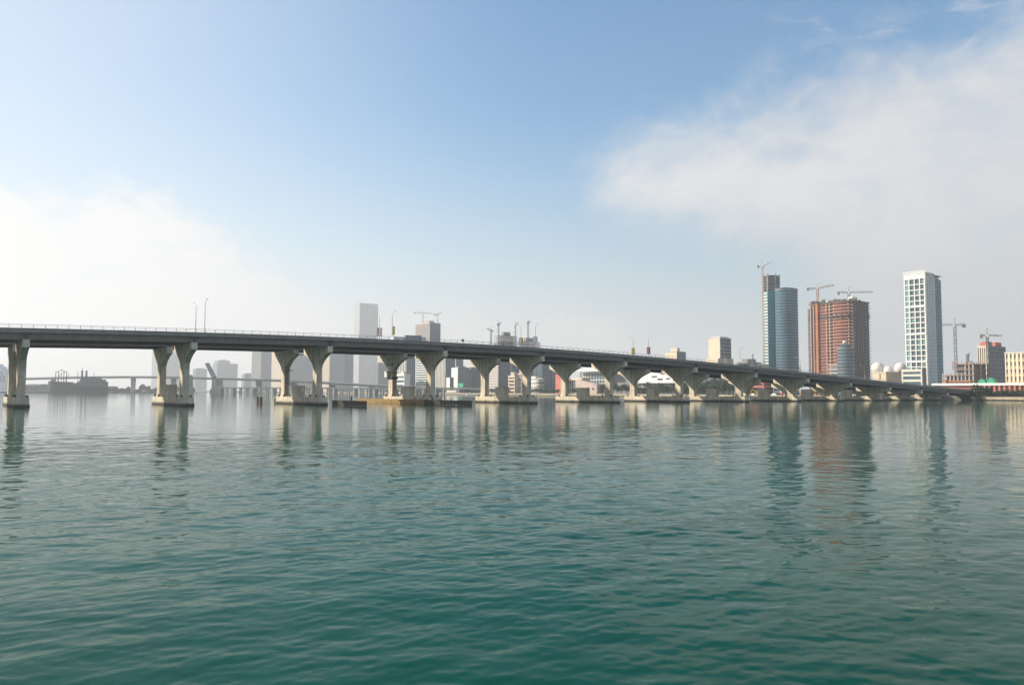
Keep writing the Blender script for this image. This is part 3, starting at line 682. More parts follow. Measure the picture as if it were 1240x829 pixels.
for i in range(46):
    x = random.uniform(-1, lu3); y = random.uniform(0, lv3); s_ = random.uniform(.2, 1.1); rs.box(x-s_, x+s_, y-s_*2, y+s_*2, H3+.7, H3+random.uniform(1.5, 4.6))
for k in range(40):
    y = lv3*k/39; x = -1.8; rs.box(x-.12, x+.12, y-.12, y+.12, H3+.6, H3+2.2+random.uniform(0, 1))
rs.build('roof_formwork', mat('formwork_dark', (.12, .10, .09), .85, .4, .5), ot)
ph = MB(); ph.box(lu3*.3, lu3*.6, lv3*.1, lv3*.2, H3+.7, H3+5.5); ph.box(lu3*.4, lu3*.7, lv3*.68, lv3*.78, H3+.7, H3+4.5); ph.build('site_hut', white, ot)
# lower part already glazed
gb = MB(); gz = H3*.33
for a_, b_ in zip(plan[8:], plan[9:]): gb.prism([(a_[0]-.05, a_[1]), (b_[0]-.05, b_[1]), (b_[0]+1, b_[1]), (a_[0]+1, a_[1])], 0, gz)
gb.build('lower_glazing', glassb, ot); gf = MB()
for i in range(1, 9):
    zz = gz*i/8
    for a_, b_ in zip(plan[8:], plan[9:]): gf.prism([(a_[0]-.5, a_[1]), (b_[0]-.5, b_[1]), (b_[0], b_[1]), (a_[0], a_[1])], zz-.55, zz)
gf.build('lower_floor_band', offw, ot)
# smaller round-fronted tower standing in front of it
C4, t_ = at_x(1022, 735, 455); H4 = HX(1022, 421.5, 735); pm4 = depth(C4)/FPX
st = thing('glass_tower', 'small round fronted glass tower topped by a white globe before the orange tower', 'tower', (C4.x, C4.y, GZ))
pl4 = [(8.0*math.cos(a)+4, 8.0*math.sin(a)) for a in np.linspace(0, 2*math.pi, 24, endpoint=False)]
poly_tower(st, pl4, H4, 14, glassb, mat('grey_floor_edge', (.27, .25, .24), .6), .7, .2)
MB().lathe([(6, H4), (6, H4+3), (3, H4+4.5)], 24, 4, 0).build('roof_plant', glassb, st)
MB().lathe([(1.7*math.sin(a)+.01, H4+6-1.7*math.cos(a)) for a in np.linspace(0, math.pi, 10)], 16, 2, 0).build('globe', white, st, smooth=True)

# ---- white grid tower
XW = 700.
C5, H5, lv5, lu5 = frame(1097.3, 1123.2, 1142, 330, XW)
wt = thing('apartment_tower', 'tall white tower with a grid of recessed windows and a blue glass right side', 'tower', (C5.x, C5.y, GZ))
MB().box(1.7, lu5-1, 1.0, lv5, 0, H5-2).build('core_wall', mat('blue_grey_core', (.40, .43, .45), .7), wt)  # core in one even blue-grey
nr_, nc_ = 20, 4; base_z = H5*.06; fhW = (H5-4.5-base_z)/nr_; bwW = lv5/nc_
gr = MB(); gr.box(0, 1.7, 0, lv5, 0, base_z); gr.box(0, 1.7, 0, lv5, H5-4.5, H5)
for i in range(nc_+1): y = i*bwW; w2 = .95 if i in (0, nc_) else .40; gr.box(-.15, 1.7, max(0, y-w2), min(lv5, y+w2), base_z, H5-4.5)
for i in range(nr_): zz = base_z+i*fhW; gr.box(-.02, 1.7, 0, lv5, zz-.42, zz+.42)
for zz in (base_z+fhW*5, base_z+fhW*10, base_z+fhW*15): gr.box(-.3, 1.7, 0, lv5, zz-.9, zz+.9)
gr.build('facade_grid', white, wt)
wm = None; wteal = mat('aqua_window', (.16, .36, .38), .25, .3, .3)
wdark = mat('dark_window', (.11, .15, .18), .2, .35, .3)
for cc in range(nc_):
    for rr in range(nr_):
        b = MB(); hw = bwW/2-.42; hh_ = fhW/2-.46
        if cc == nc_-1 or rr % 5 == 4 and cc == 0: xx = .5
        else: xx = .95
        b.box(xx, 1.62, -hw, hw, -hh_, hh_); b.box(xx-.12, xx-.005, -.12, .12, -hh_, hh_)
        o = bpy.data.objects.new('window', b.mesh('window', wteal if (cc == nc_-1 or random.random() < .16) else wdark)); col.objects.link(o); o.parent = wt
        o.location = (0, (cc+.5)*bwW, base_z+(rr+.5)*fhW)
        bb = MB(); bb.box(.1, .7, -hw*.9, hw*.9, -hh_, -hh_+.7) if xx > .9 else bb.box(.3, .38, -hw, hw, -.1, .1)
        rl = bb.build('balcony' if xx > .9 else 'transom', glassb if xx > .9 else white, o)
sw = MB(); sw.box(.2, lu5*.60, -.5, 1.0, 0, H5); 

sw.build('side_wall', mat('pale_side_wall', (.62, .62, .62), .7, .06, .1), wt)
wb = MB()
for i in range(38):
    zz = H5*(i+.5)/38
    for a_ in (.07, .22, .37): wb.box(lu5*a_, lu5*(a_+.10), -.56, -.502, zz-.7, zz+.7)
wb.build('side_window', mat('side_window_glass', (.40, .44, .48), .3, .2, .2), wt)
MB().box(lu5*.60, lu5, -.3, lv5*.6, 0, H5-4).build('side_glazing', glassu, wt); sb = MB()
for i in range(1, 36): zz = (H5-4)*i/36; sb.box(lu5*.62, lu5+.5, -.75, lv5*.5, zz-.35, zz)
sb.build('side_balcony', mat('pale_blue_slab', (.40, .46, .50), .6), wt)
pg = MB(); pg.box(-.4, lu5*.55, -.7, lv5+.2, H5+.01, H5+.8); pg.build('roof', white, wt)
pp_ = MB(); pp_.box(lu5*.45, lu5+.2, -1.0, lv5*.5, H5-1.2, H5-.6); pp_.build('roof_canopy', greyw, wt); cr_ = MB()
for k in range(9): y = lv5*k/8; cr_.box(-.2, .4, y-.3, y+.3, H5+.8, H5+2.0)
cr_.box(-.2, .4, -.3, lv5+.3, H5+2.0, H5+2.5); cr_.build('crown_frame', white, wt)

# ---- domes on the low cream building
C6, H6, lv6, lu6 = frame(1056.5, 1073, 1092, 451, 660)
dm = thing('domed_building', 'low cream building carrying three white globe tanks', 'building', (C6.x, C6.y, GZ))
MB().box(0, lu6, 0, lv6, 0, H6).build('wall', cream, dm)
MB().box(-.3, lu6+.3, -.3, lv6+.3, H6+.002, H6+.9).build('roof', offw, dm)
for px, dpx, ytop in ((1063, 7.3, 438.3), (1075.5, 5.3, 443), (1090.5, 6.8, 438.8)):
    q, tt = at_x(px, 672, 445); pm = tt/FPX; rr = dpx*pm; zc = HX(px, ytop, 672)-rr
    g = MB().lathe([(rr*math.sin(a)+.01, zc-rr*math.cos(a)) for a in np.linspace(.3, math.pi, 16)], 28, q.x-C6.x, q.y-C6.y)
    dd = g.build('globe_tank', mat('globe_white', (.72, .66, .60), .6, .05, .2), dm, smooth=True)
    MB().lathe([(rr*.55, H6+.9), (rr*.5, zc-rr*.7)], 20, q.x-C6.x, q.y-C6.y).build('tank_skirt', greyw, dd)
building('low glass office with white floor lines before the white tower', 1092, 1117, 1121, 447.5, 655, 'bands', 'wall', glassb, offw, greyw, plant=0, name='office_block', cat='building', nf=5)

# ---- twin topped block, far right
t_, C, H, lv, lu = building('block with two red roof caps, cream sunlit left side and grey shaded right side', 1184.5, 1197.5, 1218, 419, 820, 'fins', 'grid', glassd, cream, greyw, plant=0, nbl=5, fw=.55)
for a, b in ((.05, .30), (.5, .86)): MB().box(lu*a, lu*b, lv*.1, lv*.8, H+.5, H+4.6).build('roof_cap', redw, t_)
# ---- construction site low frame
C7, H7, lv7, lu7 = frame(1141, 1178, 1197, 440, 660)
cs = thing('construction_frame', 'low unfinished concrete frame with orange formwork right of the white tower', 'building site', (C7.x, C7.y, GZ))
sl_ = MB(); pc = MB(); of = MB()
for i in range(1, 7):
    zz = H7*i/6; s_ = 0 if i < 5 else lv7*.4
    sl_.box(0, lu7, 0, lv7-s_, zz-.7, zz)
for i in range(9):
    y = lv7*i/8; hi = H7 if i < 3 else H7*.66
    for x in (0.4, lu7*.5, lu7-.8): pc.box(x, x+.8, y-.4, y+.4, 0, hi+1.5)
for i in (1, 2, 3): of.box(-.6, -.05, lv7*.05, lv7*.80, H7*i/6-1.2, H7*i/6-.1)
of.box(-1, 1, lv7*.86, lv7*.97, 0, H7*.52); of.build('formwork', orng, cs)
sl_.build('floor_slab', mat('brown_slab', (.30, .20, .15), .85, .3, .4), cs); pc.build('column', rawc, cs)
MB().box(1.6, lu7-1, 1.2, lv7-1.5, 0, H7*.66).box(2, lu7-1, 1.5, lv7*.55, H7*.66+.01, H7*.97).build('core_wall', dgrey, cs)
rb_ = MB()
for i in range(60):
    y = random.uniform(0, lv7*.7); x = random.uniform(0, lu7); rb_.tube((x, y, H7*.83), (x+random.uniform(-.4,.4), y+random.uniform(-.4,.4), H7*.83+random.uniform(3, 7)), .16)
rb_.build('rebar', brick, cs)
for lab, x0, x1, yt in (('green netted stack left of two by the white hall', 1184, 1194, 458.5), ('green netted stack right of two by the white hall', 1195, 1205, 457)):
    a_, _ = at_x(x0, 640, 460); b_, _ = at_x(x1, 640, 460); hh = HX((x0+x1)/2, yt, 640); w_ = a_.y-b_.y
    t_ = thing('netted_stack', lab, 'netted stack', (640, b_.y, GZ), 0, 'green netted stacks')
    MB().prism_x([(0, 0), (w_, 0), (w_, hh*.8), (w_*.7, hh), (w_*.25, hh*.93), (0, hh*.75)], 0, 6).build('netting', greenn, t_)
    fr = MB()
    for k in range(4): fr.box(-.25, .05, w_*k/3-.12, w_*k/3+.12, 0, hh*.7)
    fr.box(-.25, .05, 0, w_, hh*.4, hh*.47); fr.build('frame', yellow, t_)
# ---- cream building at the right edge
C8, H8, lv8, lu8 = frame(1217.3, 1263, 1278, 426.5, 650)
cb = thing('cream_building', 'cream building with yellowish panels and square dark windows at the right edge', 'building', (C8.x, C8.y, GZ))
MB().box(.8, lu8, .0, lv8, 0, H8).build('wall', mat('yellow_cream_panel', (.74, .55, .24), .75, .08, .2), cb)
nb8 = 9; nf8 = 6; fr = MB(); bw8 = lv8/nb8; fh8 = H8/nf8
for i in range(nb8+1): fr.box(0, .9, max(0, i*bw8-.75), min(lv8, i*bw8+.75), 0, H8)
for i in range(nf8+1): fr.box(.25, .9, 0, lv8, max(0, i*fh8-.45), min(H8, i*fh8+.45))
fr.build('facade_frame', mat('cream_frame', (.78, .66, .48), .75, .05, .2), cb); MB().box(-.2, lu8, -.2, lv8+.2, H8+.002, H8+.8).build('roof', offw, cb)
for i in range(nb8):
    for j in range(nf8):
        wv = MB().box(.55, .799, -bw8*.29, bw8*.29, -fh8*.06, fh8*.40).build('window', wdark, cb); wv.location = (0, (i+.5)*bw8, (j+.42)*fh8)
        MB().box(.40, .548, -bw8*.31, bw8*.31, -fh8*.10, -fh8*.062).build('sill', white, wv)
# ---- long white roof and red-brown arcade wall
ya, yb = at_x(1128, 632, 465)[0].y, at_x(1262, 632, 465)[0].y
zr0, zr1 = HX(1200, 466.4, 632), HX(1200, 463.6, 632)
wh = thing('market_hall', 'long low hall with a flat white roof behind the bridge end', 'hall', (632, yb, GZ))
MB().box(0, 9, 0, ya-yb, zr0, zr1).build('roof', white, wh); MB().box(1.5, 8, 1, ya-yb-1, 0, zr0-.01).build('wall', brick, wh)
ac = MB(); k = 0; y = .8
while y < (at_x(1188, 632, 465)[0].y-yb): ac.box(.3, 1.49, y-.55, y+.55, 0, zr0-.02); y += 3.4
ac.build('arcade_pillar', mat('pale_brick', (.46, .20, .13), .85, .2, .5), wh)
# ---- low shed at the shore behind the fourth span
C9, t_ = at_x(527, 586, 475)
sh = thing('boat_shed', 'low dark waterside shed with a pale wall between the fourth and fifth piers', 'shed', (586, at_x(556, 586, 475)[0].y, GZ))
Ls = C9.y-sh.location.y; hs_ = HX(540, 471.5, 586)
MB().box(0, 10, 0, Ls, 0, hs_).build('wall', dgrey, sh); MB().prism_x([(-1, hs_), (Ls+1, hs_), (Ls+1, hs_+.5), (Ls*.5, hs_+1.4), (-1, hs_+.5)], -1, 11).build('roof', greyw, sh)
MB().box(-.25, -.01, Ls*.12, Ls*.5, hs_*.35, hs_*.8).build('shutter', offw, sh); MB().box(-.25, -.01, Ls*.62, Ls*.72, hs_*.15, hs_*.75).build('door', redw, sh)
# green overhead road sign
p, t_ = at_x(558, 600, 468); zt_, zb_ = HX(558, 463.8, 600), HX(558, 468.6, 600); wv = 3.3*t_/FPX
s = thing('road_sign', 'green direction sign on posts by the trees left of the fifth pier', 'sign', (600, p.y, GZ))
MB().box(-.1, .1, -wv*1.6, wv*1.6, zb_, zt_).build('sign_board', mat('sign_green', (.02, .32, .20), .5, .05), s)
for q in (-1, 1): MB().tube((.25, q*wv, 0), (.25, q*wv, zt_-.2), .14).build('post', steelg, s)

# ------------------------------------------------------------------ cranes
def lattice(mb, p, q, w_, n, r):
    p, q = Vector(p), Vector(q); d = (q-p).normalized(); a = Vector((0,0,1)).cross(d)
    a = Vector((1,0,0)) if a.length < .1 else a.normalized(); b = d.cross(a)
    cs_ = [a*w_/2+b*w_/2, -a*w_/2+b*w_/2, -a*w_/2-b*w_/2, a*w_/2-b*w_/2]
    for c_ in cs_: mb.tube(p+c_, q+c_, r, n=4)
    for i in range(n):
        u0, u1 = p+(q-p)*(i/n), p+(q-p)*((i+1)/n)
        for k in range(4):
            x, y = (cs_[k], cs_[(k+1)%4]) if i % 2 == 0 else (cs_[(k+1)%4], cs_[k]); mb.tube(u0+x, u1+y, r*.7, n=4)
def crane(label, px, ymast, u, base_y, jib_px, jib_dy, counter_px, m, wm=2.0, r=.16, zbase=None, turn=None):
    p, t = at_x(px, u, base_y); pm = t/FPX; ztop = CH+ray(px, ymast).z*(u/ray(px, ymast).x)
    z0 = (CH+ray(px, base_y).z*(u/ray(px, base_y).x)) if zbase is None else zbase
    c_ = thing('tower_crane', label, 'crane', (p.x, p.y, z0), -PHI+R(random.uniform(-18, 18) if turn is None else turn))
    wm *= .78; r *= .72
    h = ztop-z0; mb = MB(); lattice(mb, (0,0,0), (0,0,h), wm, max(4, int(h/3.2)), r); mb.build('mast', m, c_)
    jl = jib_px*pm; cl = counter_px*pm; s = 1 if jl > 0 else -1; rise = jib_dy*pm
    j = MB(); lattice(j, (s*1.2, 0, h+.6), (jl, 0, h+.6+rise), wm*.65, max(5, int(abs(jl)/3)), r*.85); j.build('jib', m, c_)
    k = MB(); lattice(k, (-s*1.2, 0, h+.6), (-cl*s, 0, h+.6-rise*.25), wm*.7, 4, r*.85); k.build('counter_jib', m, c_)
    MB().box(-s*cl-1.3, -s*cl+1.3, -.9, .9, h-1.8, h+1.2).build('counterweight', rawc, c_)
    MB().box(s*.4-.9, s*.4+1.1, -1.9, -.7, h-1.2, h+1.0).build('cab', white, c_)
    ap = MB(); ap.tube((0,0,h), (0,0,h+6.5), .35, .15, 5); ap.tube((0,0,h+6.4), (jl*.7, 0, h+.9+rise*.7), r*.3, n=4); ap.tube((0,0,h+6.4), (-s*cl*.9, 0, h+1.0), r*.3, n=4); ap.build('apex', m, c_)
    return c_
crane('pale red tower crane beside the teal glass tower', 925.3, 322.5, 770, 452, 13, 6.5, 6, cranep, 1.7, .2)
crane('orange tower crane on the left of the orange tower roof', 990.3, 349.5, 764, 364, 19, 3.5, 11, craneo, 2.6, .3)
crane('grey tower crane on the right of the orange tower roof', 1028, 354.5, 775, 364, 28, 0, 12, greyw, 2.2, .25)
crane('blue grey tower crane right of the white tower', 1158.3, 393.8, 690, 462, -15, 0, 10, craneb, 2.2, .22)
crane('dark crane with a short jib in front of the block with red roof caps', 1197.3, 406.5, 680, 462, 16, -1, 7, dgrey, 1.9, .26)
crane('faint hazy crane on the left of the pinkish unfinished tower', 512, 379, 772, 391, 12, -.5, 10, cranep, 2.2, .3)
crane('faint hazy mast on the right of the pinkish unfinished tower', 530, 381, 790, 391, 5, 4, 4, greyw, 2.0, .3)
crane('thin dark crane left of the skeleton tower', 594.5, 400, 690, 440, -14, .5, 4, dgrey, 2.0, .3, None, 70)
crane('taller thin crane at the left edge of the skeleton tower', 603.5, 393, 686, 440, 12, 3, 4, dgrey, 2.0, .3, None, 78)
crane('hazy crane at the right edge of the skeleton tower', 624, 394, 705, 440, 12, 2, 4, greyw, 1.7, .25, None, -75)
crane('bluish crane between the orange and white banner lamps', 639.5, 391, 735, 440, 12, 3, 4, craneb, 2.2, .35, None, 78)
p, t_ = at_x(909.5, 740, 445)
lb = thing('mobile_crane', 'leaning grey crane boom left of the blue glass tower', 'crane', (p.x, p.y, GZ)); zb = HX(910, 440, 740); zu = HX(912, 428, 740)
mb = MB(); lattice(mb, (0, 0, 3), (2.2*Rv.x, 2.2*Rv.y, zu), 1.2, 14, .12); mb.build('boom', dgrey, lb)
MB().box(-2, 5, -2, 2, 1, 3.6).build('body', yellow, lb); MB().box(-3, 6, -2.4, -1.4, 0, 1).box(-3, 6, 1.4, 2.4, 0, 1).build('track', darks, lb)
mb = MB(); q, t_ = at_x(981.3, 772, 450); hh = HX(981, 372, 772); lattice(mb, (q.x, q.y, GZ), (q.x, q.y, hh), 1.8, 26, .25)
for f_ in (.55, .88): mb.box(q.x-1.2, q.x+1.2, q.y-1.2, q.y+1.2, hh*f_, hh*f_+3)
tag(mb.build_at('hoist_mast', dgrey, (q.x, q.y, GZ)), 'dark hoist mast up the left edge of the orange tower', 'hoist')
mb = MB(); q, t_ = at_x(1172.2, 668, 450); hh = HX(1172.2, 426, 668); mb.box(q.x-.7, q.x+.7, q.y-.9, q.y+.9, GZ, hh); mb.tube((q.x, q.y, hh*.8), (q.x, q.y-1.5, hh+1), .3)
tag(mb.build_at('concrete_pump', dgrey, (q.x, q.y, GZ)), 'dark upright concrete placing mast over the unfinished frame', 'placing mast')

# ------------------------------------------------------------------ rear viaduct, old bridge
VP = [(-60, 459.5, 1640), (20, 457.5, 1560), (90, 455.6, 1500), (150, 455.0, 1450), (200, 455.3, 1400), (260, 456.8, 1350), (340, 459.2, 1280), (400, 462.3, 1230), (470, 466.3, 1170), (540, 469.0, 1120), (600, 470.3, 1080)]
vpx = [a for a, b, c_ in VP]
def vp(px):
    y = np.interp(px, vpx, [b for a, b, c_ in VP]); Z = np.interp(px, vpx, [c_ for a, b, c_ in VP]); d = ray(px, y); return Vector((d.x*Z, d.y*Z, CH+d.z*Z))
va = thing('viaduct', 'hazy high road viaduct far behind the bridge with a gentle crest', 'viaduct', (vp(250).x, vp(250).y, 0))
def strip(mb, pts, dn, wid, d0, d1):
    vs = []; 
    for i, p in enumerate(pts):
        a = pts[max(0, i-1)]; b = pts[min(len(pts)-1, i+1)]; dd = Vector((b.x-a.x, b.y-a.y, 0)).normalized(); nn = Vector((-dd.y, dd.x, 0))
        for o, z in ((dn, d0), (dn+wid, d0), (dn+wid, d1), (dn, d1)): vs.append((p.x+nn.x*o, p.y+nn.y*o, p.z+z))
    fs = [(0,1,2,3)]
    for k in range(len(pts)-1):
        a = 4*k; b = a+4; fs += [(a,b,b+1,a+1),(a+1,b+1,b+2,a+2),(a+2,b+2,b+3,a+3),(a+3,b+3,b,a)]
    m = 4*(len(pts)-1); fs.append((m+3,m+2,m+1,m)); mb.add(vs, fs)
hazc = mat('viaduct_concrete', (.24, .24, .24), .85, .1, .1)
pts = [vp(x) for x in np.linspace(-60, 600, 80)]
mb = MB(); strip(mb, pts, 0, 16, -1.3, 0); mb.build('deck', hazc, va, True)
mb = MB(); strip(mb, pts, 2, 12, -4.0, -1.3); mb.build('girder', hazc, va, True)
for px in (-40, 20, 60, 107, 157, 206, 262, 309, 352, 398, 446, 486, 520, 550):
    p = vp(px); q = vp(px+1); dd = Vector((q.x-p.x, q.y-p.y, 0)).normalized(); nn = Vector((-dd.y, dd.x, 0)); b = MB()
    for s in (-1, 1):
        c0 = p+nn*8+dd*(s*3.2); zz = p.z-4
        b.add([(c0.x+ox*(1.2 if k == 0 else 2.1), c0.y+oy*(1.2 if k == 0 else 2.1), (-2 if k == 0 else zz)) for k in (0, 1) for ox, oy in ((-1,-1),(1,-1),(1,1),(-1,1))],
              [(3,2,1,0),(4,5,6,7),(0,1,5,4),(1,2,6,5),(2,3,7,6),(3,0,4,7)])
    c0 = p+nn*8; b.prism([(c0.x+6*math.cos(a), c0.y+6*math.sin(a)) for a in np.linspace(0, 2*math.pi, 8, endpoint=False)], -2, 2.2)
    b.build('pier', hazc, va, True)
# old low trestle with a raised drawbridge leaf
ob = thing('drawbridge', 'old low trestle bridge with its bascule leaf raised', 'drawbridge', (0, 0, 0))
ZT = lambda px: np.interp(px, [250, 350, 550], [1150, 1110, 1010])
def tp(px, py):
    d = ray(px, py); Z = float(ZT(px)); return Vector((d.x*Z, d.y*Z, CH+d.z*Z))
ob.location = (tp(262, 475).x, tp(262, 475).y, 0)
tpts = [tp(x, 468.6+.0035*(x-266)) for x in np.linspace(266, 545, 30)]
mb = MB(); strip(mb, tpts, 0, 9, -1.6, 0); mb.build('deck', hazc, ob, True)
for i, px in enumerate(np.arange(276, 545, 8.2)):
    p = tp(px, 469.2+.0035*(px-266)); b = MB(); b.box(p.x-.9, p.x+.9, p.y+.5, p.y+7.5, -2, p.z-.8)
    if i % 3 == 1: b.box(p.x-2.6, p.x+2.6, p.y+1, p.y+7, -2, p.z-1)
    b.build('trestle_pier', hazc, ob, True)
b = MB(); a0, a1 = tp(254, 475), tp(268, 475)
def quad(mb, ppx, thick=10):        # outline standing in the viewing plane, given depth
    fr = [tp(x, y) for x, y in ppx]; n = len(fr); o = FH*thick
    mb.add(fr+[p+o for p in fr], [tuple(range(n)), tuple(reversed(range(n, 2*n)))]+[(i, i+n, (i+1)%n+n, (i+1)%n) for i in range(n)])
quad(b, [(254, 476.5), (254, 472), (256, 470), (256.5, 459), (262, 458.5), (262, 466), (267, 467.5), (267.5, 476.5)], 14); b.build('bascule_pier', hazc, ob, True)
b = MB(); quad(b, [(256.8, 458.6), (248.0, 440.0), (250.6, 439.0), (259.6, 456.0)], 9); b.build('bascule_leaf', hazc, ob, True)
b = MB(); quad(b, [(225.5, 476.5), (225.5, 456), (227, 453.6), (229.6, 453.6), (230.4, 456), (230.4, 468), (233, 476.5)], 10)
ctw = tp(228, 475); tag(b.build_at('bridge_tower', hazc, (ctw.x, ctw.y, 0)), 'hazy stub tower of the old bridge just right of the second pier', 'tower')

# ------------------------------------------------------------------ ships
def ship_frame(name, label, px, Z, cat):
    p, _ = at_z(px, Z, 474); return thing(name, label, cat, (p.x, p.y, 0), -PHI), Z/FPX
cgo, m_ = ship_frame('cargo_ship', 'dark grey cargo ship moored in the haze left of the second pier', 57, 1290, 'ship')
def sx(px): return (px-57)*m_
def sz(py, px=80): return (YH0+YHK*px-py)*m_+CH
secs = [(57.6, .2, 461.2), (60, 3.5, 461.3), (64, 7, 461.6), (72, 9.5, 462), (84.5, 10, 462.3), (84.6, 10, 467.4), (104, 10, 467.4), (122, 10, 467.6), (127.5, 8.5, 468), (129.5, 5, 468.5)]
vs = []; fs = []
for k, (px, hw, ty) in enumerate(secs):
    X = sx(px); zt2 = sz(ty); rk = (1-k/3)*2.5 if k < 3 else 0
    vs += [(X+rk, -hw*.72, -2), (X, -hw, zt2), (X, hw, zt2), (X+rk, hw*.72, -2)]
for k in range(len(secs)-1):
    a = 4*k; b = a+4; fs += [(a,b,b+1,a+1),(a+1,b+1,b+2,a+2),(a+2,b+2,b+3,a+3),(a+3,b+3,b,a)]
fs += [(0,1,2,3), tuple(4*(len(secs)-1)+i for i in (3,2,1,0))]
MB().add(vs, fs).build('hull', hullm, cgo)
b = MB()
for x0, x1, y0, hw in ((92, 104, 463.5, 8), (98, 127, 461.5, 8.5), (99, 125, 459, 8), (100, 120, 457, 7), (110, 119, 455.8, 5), (122, 128, 462.5, 7)): b.box(sx(x0), sx(x1), -hw, hw, sz(468.0), sz(y0))
b.build('superstructure', shipm, cgo)
b = MB()
for x0, x1 in ((97.6, 99.8), (102.8, 105)): b.lathe([((x1-x0)*m_/2, sz(458)), ((x1-x0)*m_/2*.9, sz(448.3))], 12, (sx(x0)+sx(x1))/2, 0)
b.build('funnel', hullm, cgo)
b = MB()
for px in (68.5, 78.3):
    for s in (-4, 4): b.tube((sx(px), s, sz(463)), (sx(px), s, sz(449.5)), .7, .5)
    b.tube((sx(px), -5, sz(450)), (sx(px), 5, sz(450)), .5); b.tube((sx(px), 0, sz(462)), (sx(px)+6, 0, sz(452)), .35)
b.tube((sx(68.5), 0, sz(450)), (sx(74), 0, sz(447.3)), .25); b.tube((sx(74), 0, sz(447.3)), (sx(78.3), 0, sz(450)), .25); b.tube((sx(74), 0, sz(462)), (sx(74), 0, sz(446.5)), .35)
b.build('king_post', hullm, cgo)
b = MB(); b.tube((sx(93.5), 0, sz(463)), (sx(93.5), 0, sz(449)), .35); b.tube((sx(98.7), 0, sz(448)), (sx(98.7), 0, sz(444)), .3); b.tube((sx(113), 0, sz(456)), (sx(113), 0, sz(451)), .3); b.build('mast', hullm, cgo)
b = MB(); 
for i in range(4): b.box(sx(99+i*6), sx(103.2+i*6), -8.9, -8.45, sz(463.5), sz(462.3))
b.build('window_band', glassd, cgo); MB().box(sx(96.5), sx(102), -9, -8.1, sz(463.6), sz(461.6)).build('container', mat('rust_red', (.30, .09, .07), .7), cgo)

crz, m_ = ship_frame('cruise_ship', 'white cruise ship with stepped stern decks at the left edge', 0, 1330, 'ship')
def cx_(px): return px*m_
def cz_(py): return (YH0-py)*m_+CH
vs = []; fs = []; cs2 = [(-130, 2), (-115, 9), (-90, 13), (0, 13), (12, 12.5), (14.5, 10)]
for px, hw in cs2: vs += [(cx_(px), -hw*.85, -2), (cx_(px), -hw, cz_(463)), (cx_(px), hw, cz_(463)), (cx_(px), hw*.85, -2)]
for k in range(len(cs2)-1):
    a = 4*k; b = a+4; fs += [(a,b,b+1,a+1),(a+1,b+1,b+2,a+2),(a+2,b+2,b+3,a+3),(a+3,b+3,b,a)]
fs += [(0,1,2,3), tuple(4*(len(cs2)-1)+i for i in (3,2,1,0))]
shw = mat('ship_white', (.84, .85, .88), .5, .04, .05)
MB().add(vs, fs).build('hull', shw, crz)
y = 463.
for i, xe in enumerate((13.6, 13.2, 12.6, 10.5, 8.0, 5.0, 2.0, -2, -8)):
    b = MB().box(cx_(-100+i*4), cx_(xe), -12.6+i*.25, 12.6-i*.25, cz_(y)+.003, cz_(y-2.75)); dk = b.build('deck_house', shw, crz)
    b = MB(); n = 26
    for k in range(n):
        xa = -97+i*4+(xe-1-(-97+i*4))*k/n; b.box(cx_(xa), cx_(xa+.8*(xe+96-i*4)/n), -12.75+i*.25, -12.58+i*.25, cz_(y-.9), cz_(y-2.0))
    b.build('window_band', glassb, dk); y -= 2.8
b = MB(); b.prism_y([(cx_(-40), cz_(438)), (cx_(-26), cz_(438)), (cx_(-30), cz_(428)), (cx_(-38), cz_(428))], -5, 5); b.build('funnel', mat('ship_blue', (.05, .12, .35), .5), crz)
# port sheds on the island
def shed(label, x0, x1, yt, Z, m):
    a, _ = at_z(x0, Z, 472); t = thing('port_shed', label, 'shed', (a.x, a.y, 1.8), -PHI); pm = Z/FPX; hh = (YH0+YHK*x0-yt)*pm+CH-1.8; W = (x1-x0)*pm
    MB().box(0, W, 0, 40, 0, hh*.85).build('wall', m, t); MB().prism_x([(-1, hh*.85), (41, hh*.85), (20, hh)], -1, W+1).build('roof', greyw, t)
    b = MB()
    for k in range(max(2, int(W/9))): b.box(3+k*9, 8+k*9, -.2, -.02, 0, hh*.5)
    b.build('door', dgrey, t)
shed('long grey port shed left of the cargo ship', 29, 47, 464.5, 1580, greyw); shed('pale port shed just behind the bow of the cargo ship', 46, 60, 466.5, 1620, bluew)
shed('wide low port shed behind the cargo ship', 62, 132, 467, 1680, greyw); shed('small port shed right of the cargo ship', 131, 146, 470, 1560, bluew)

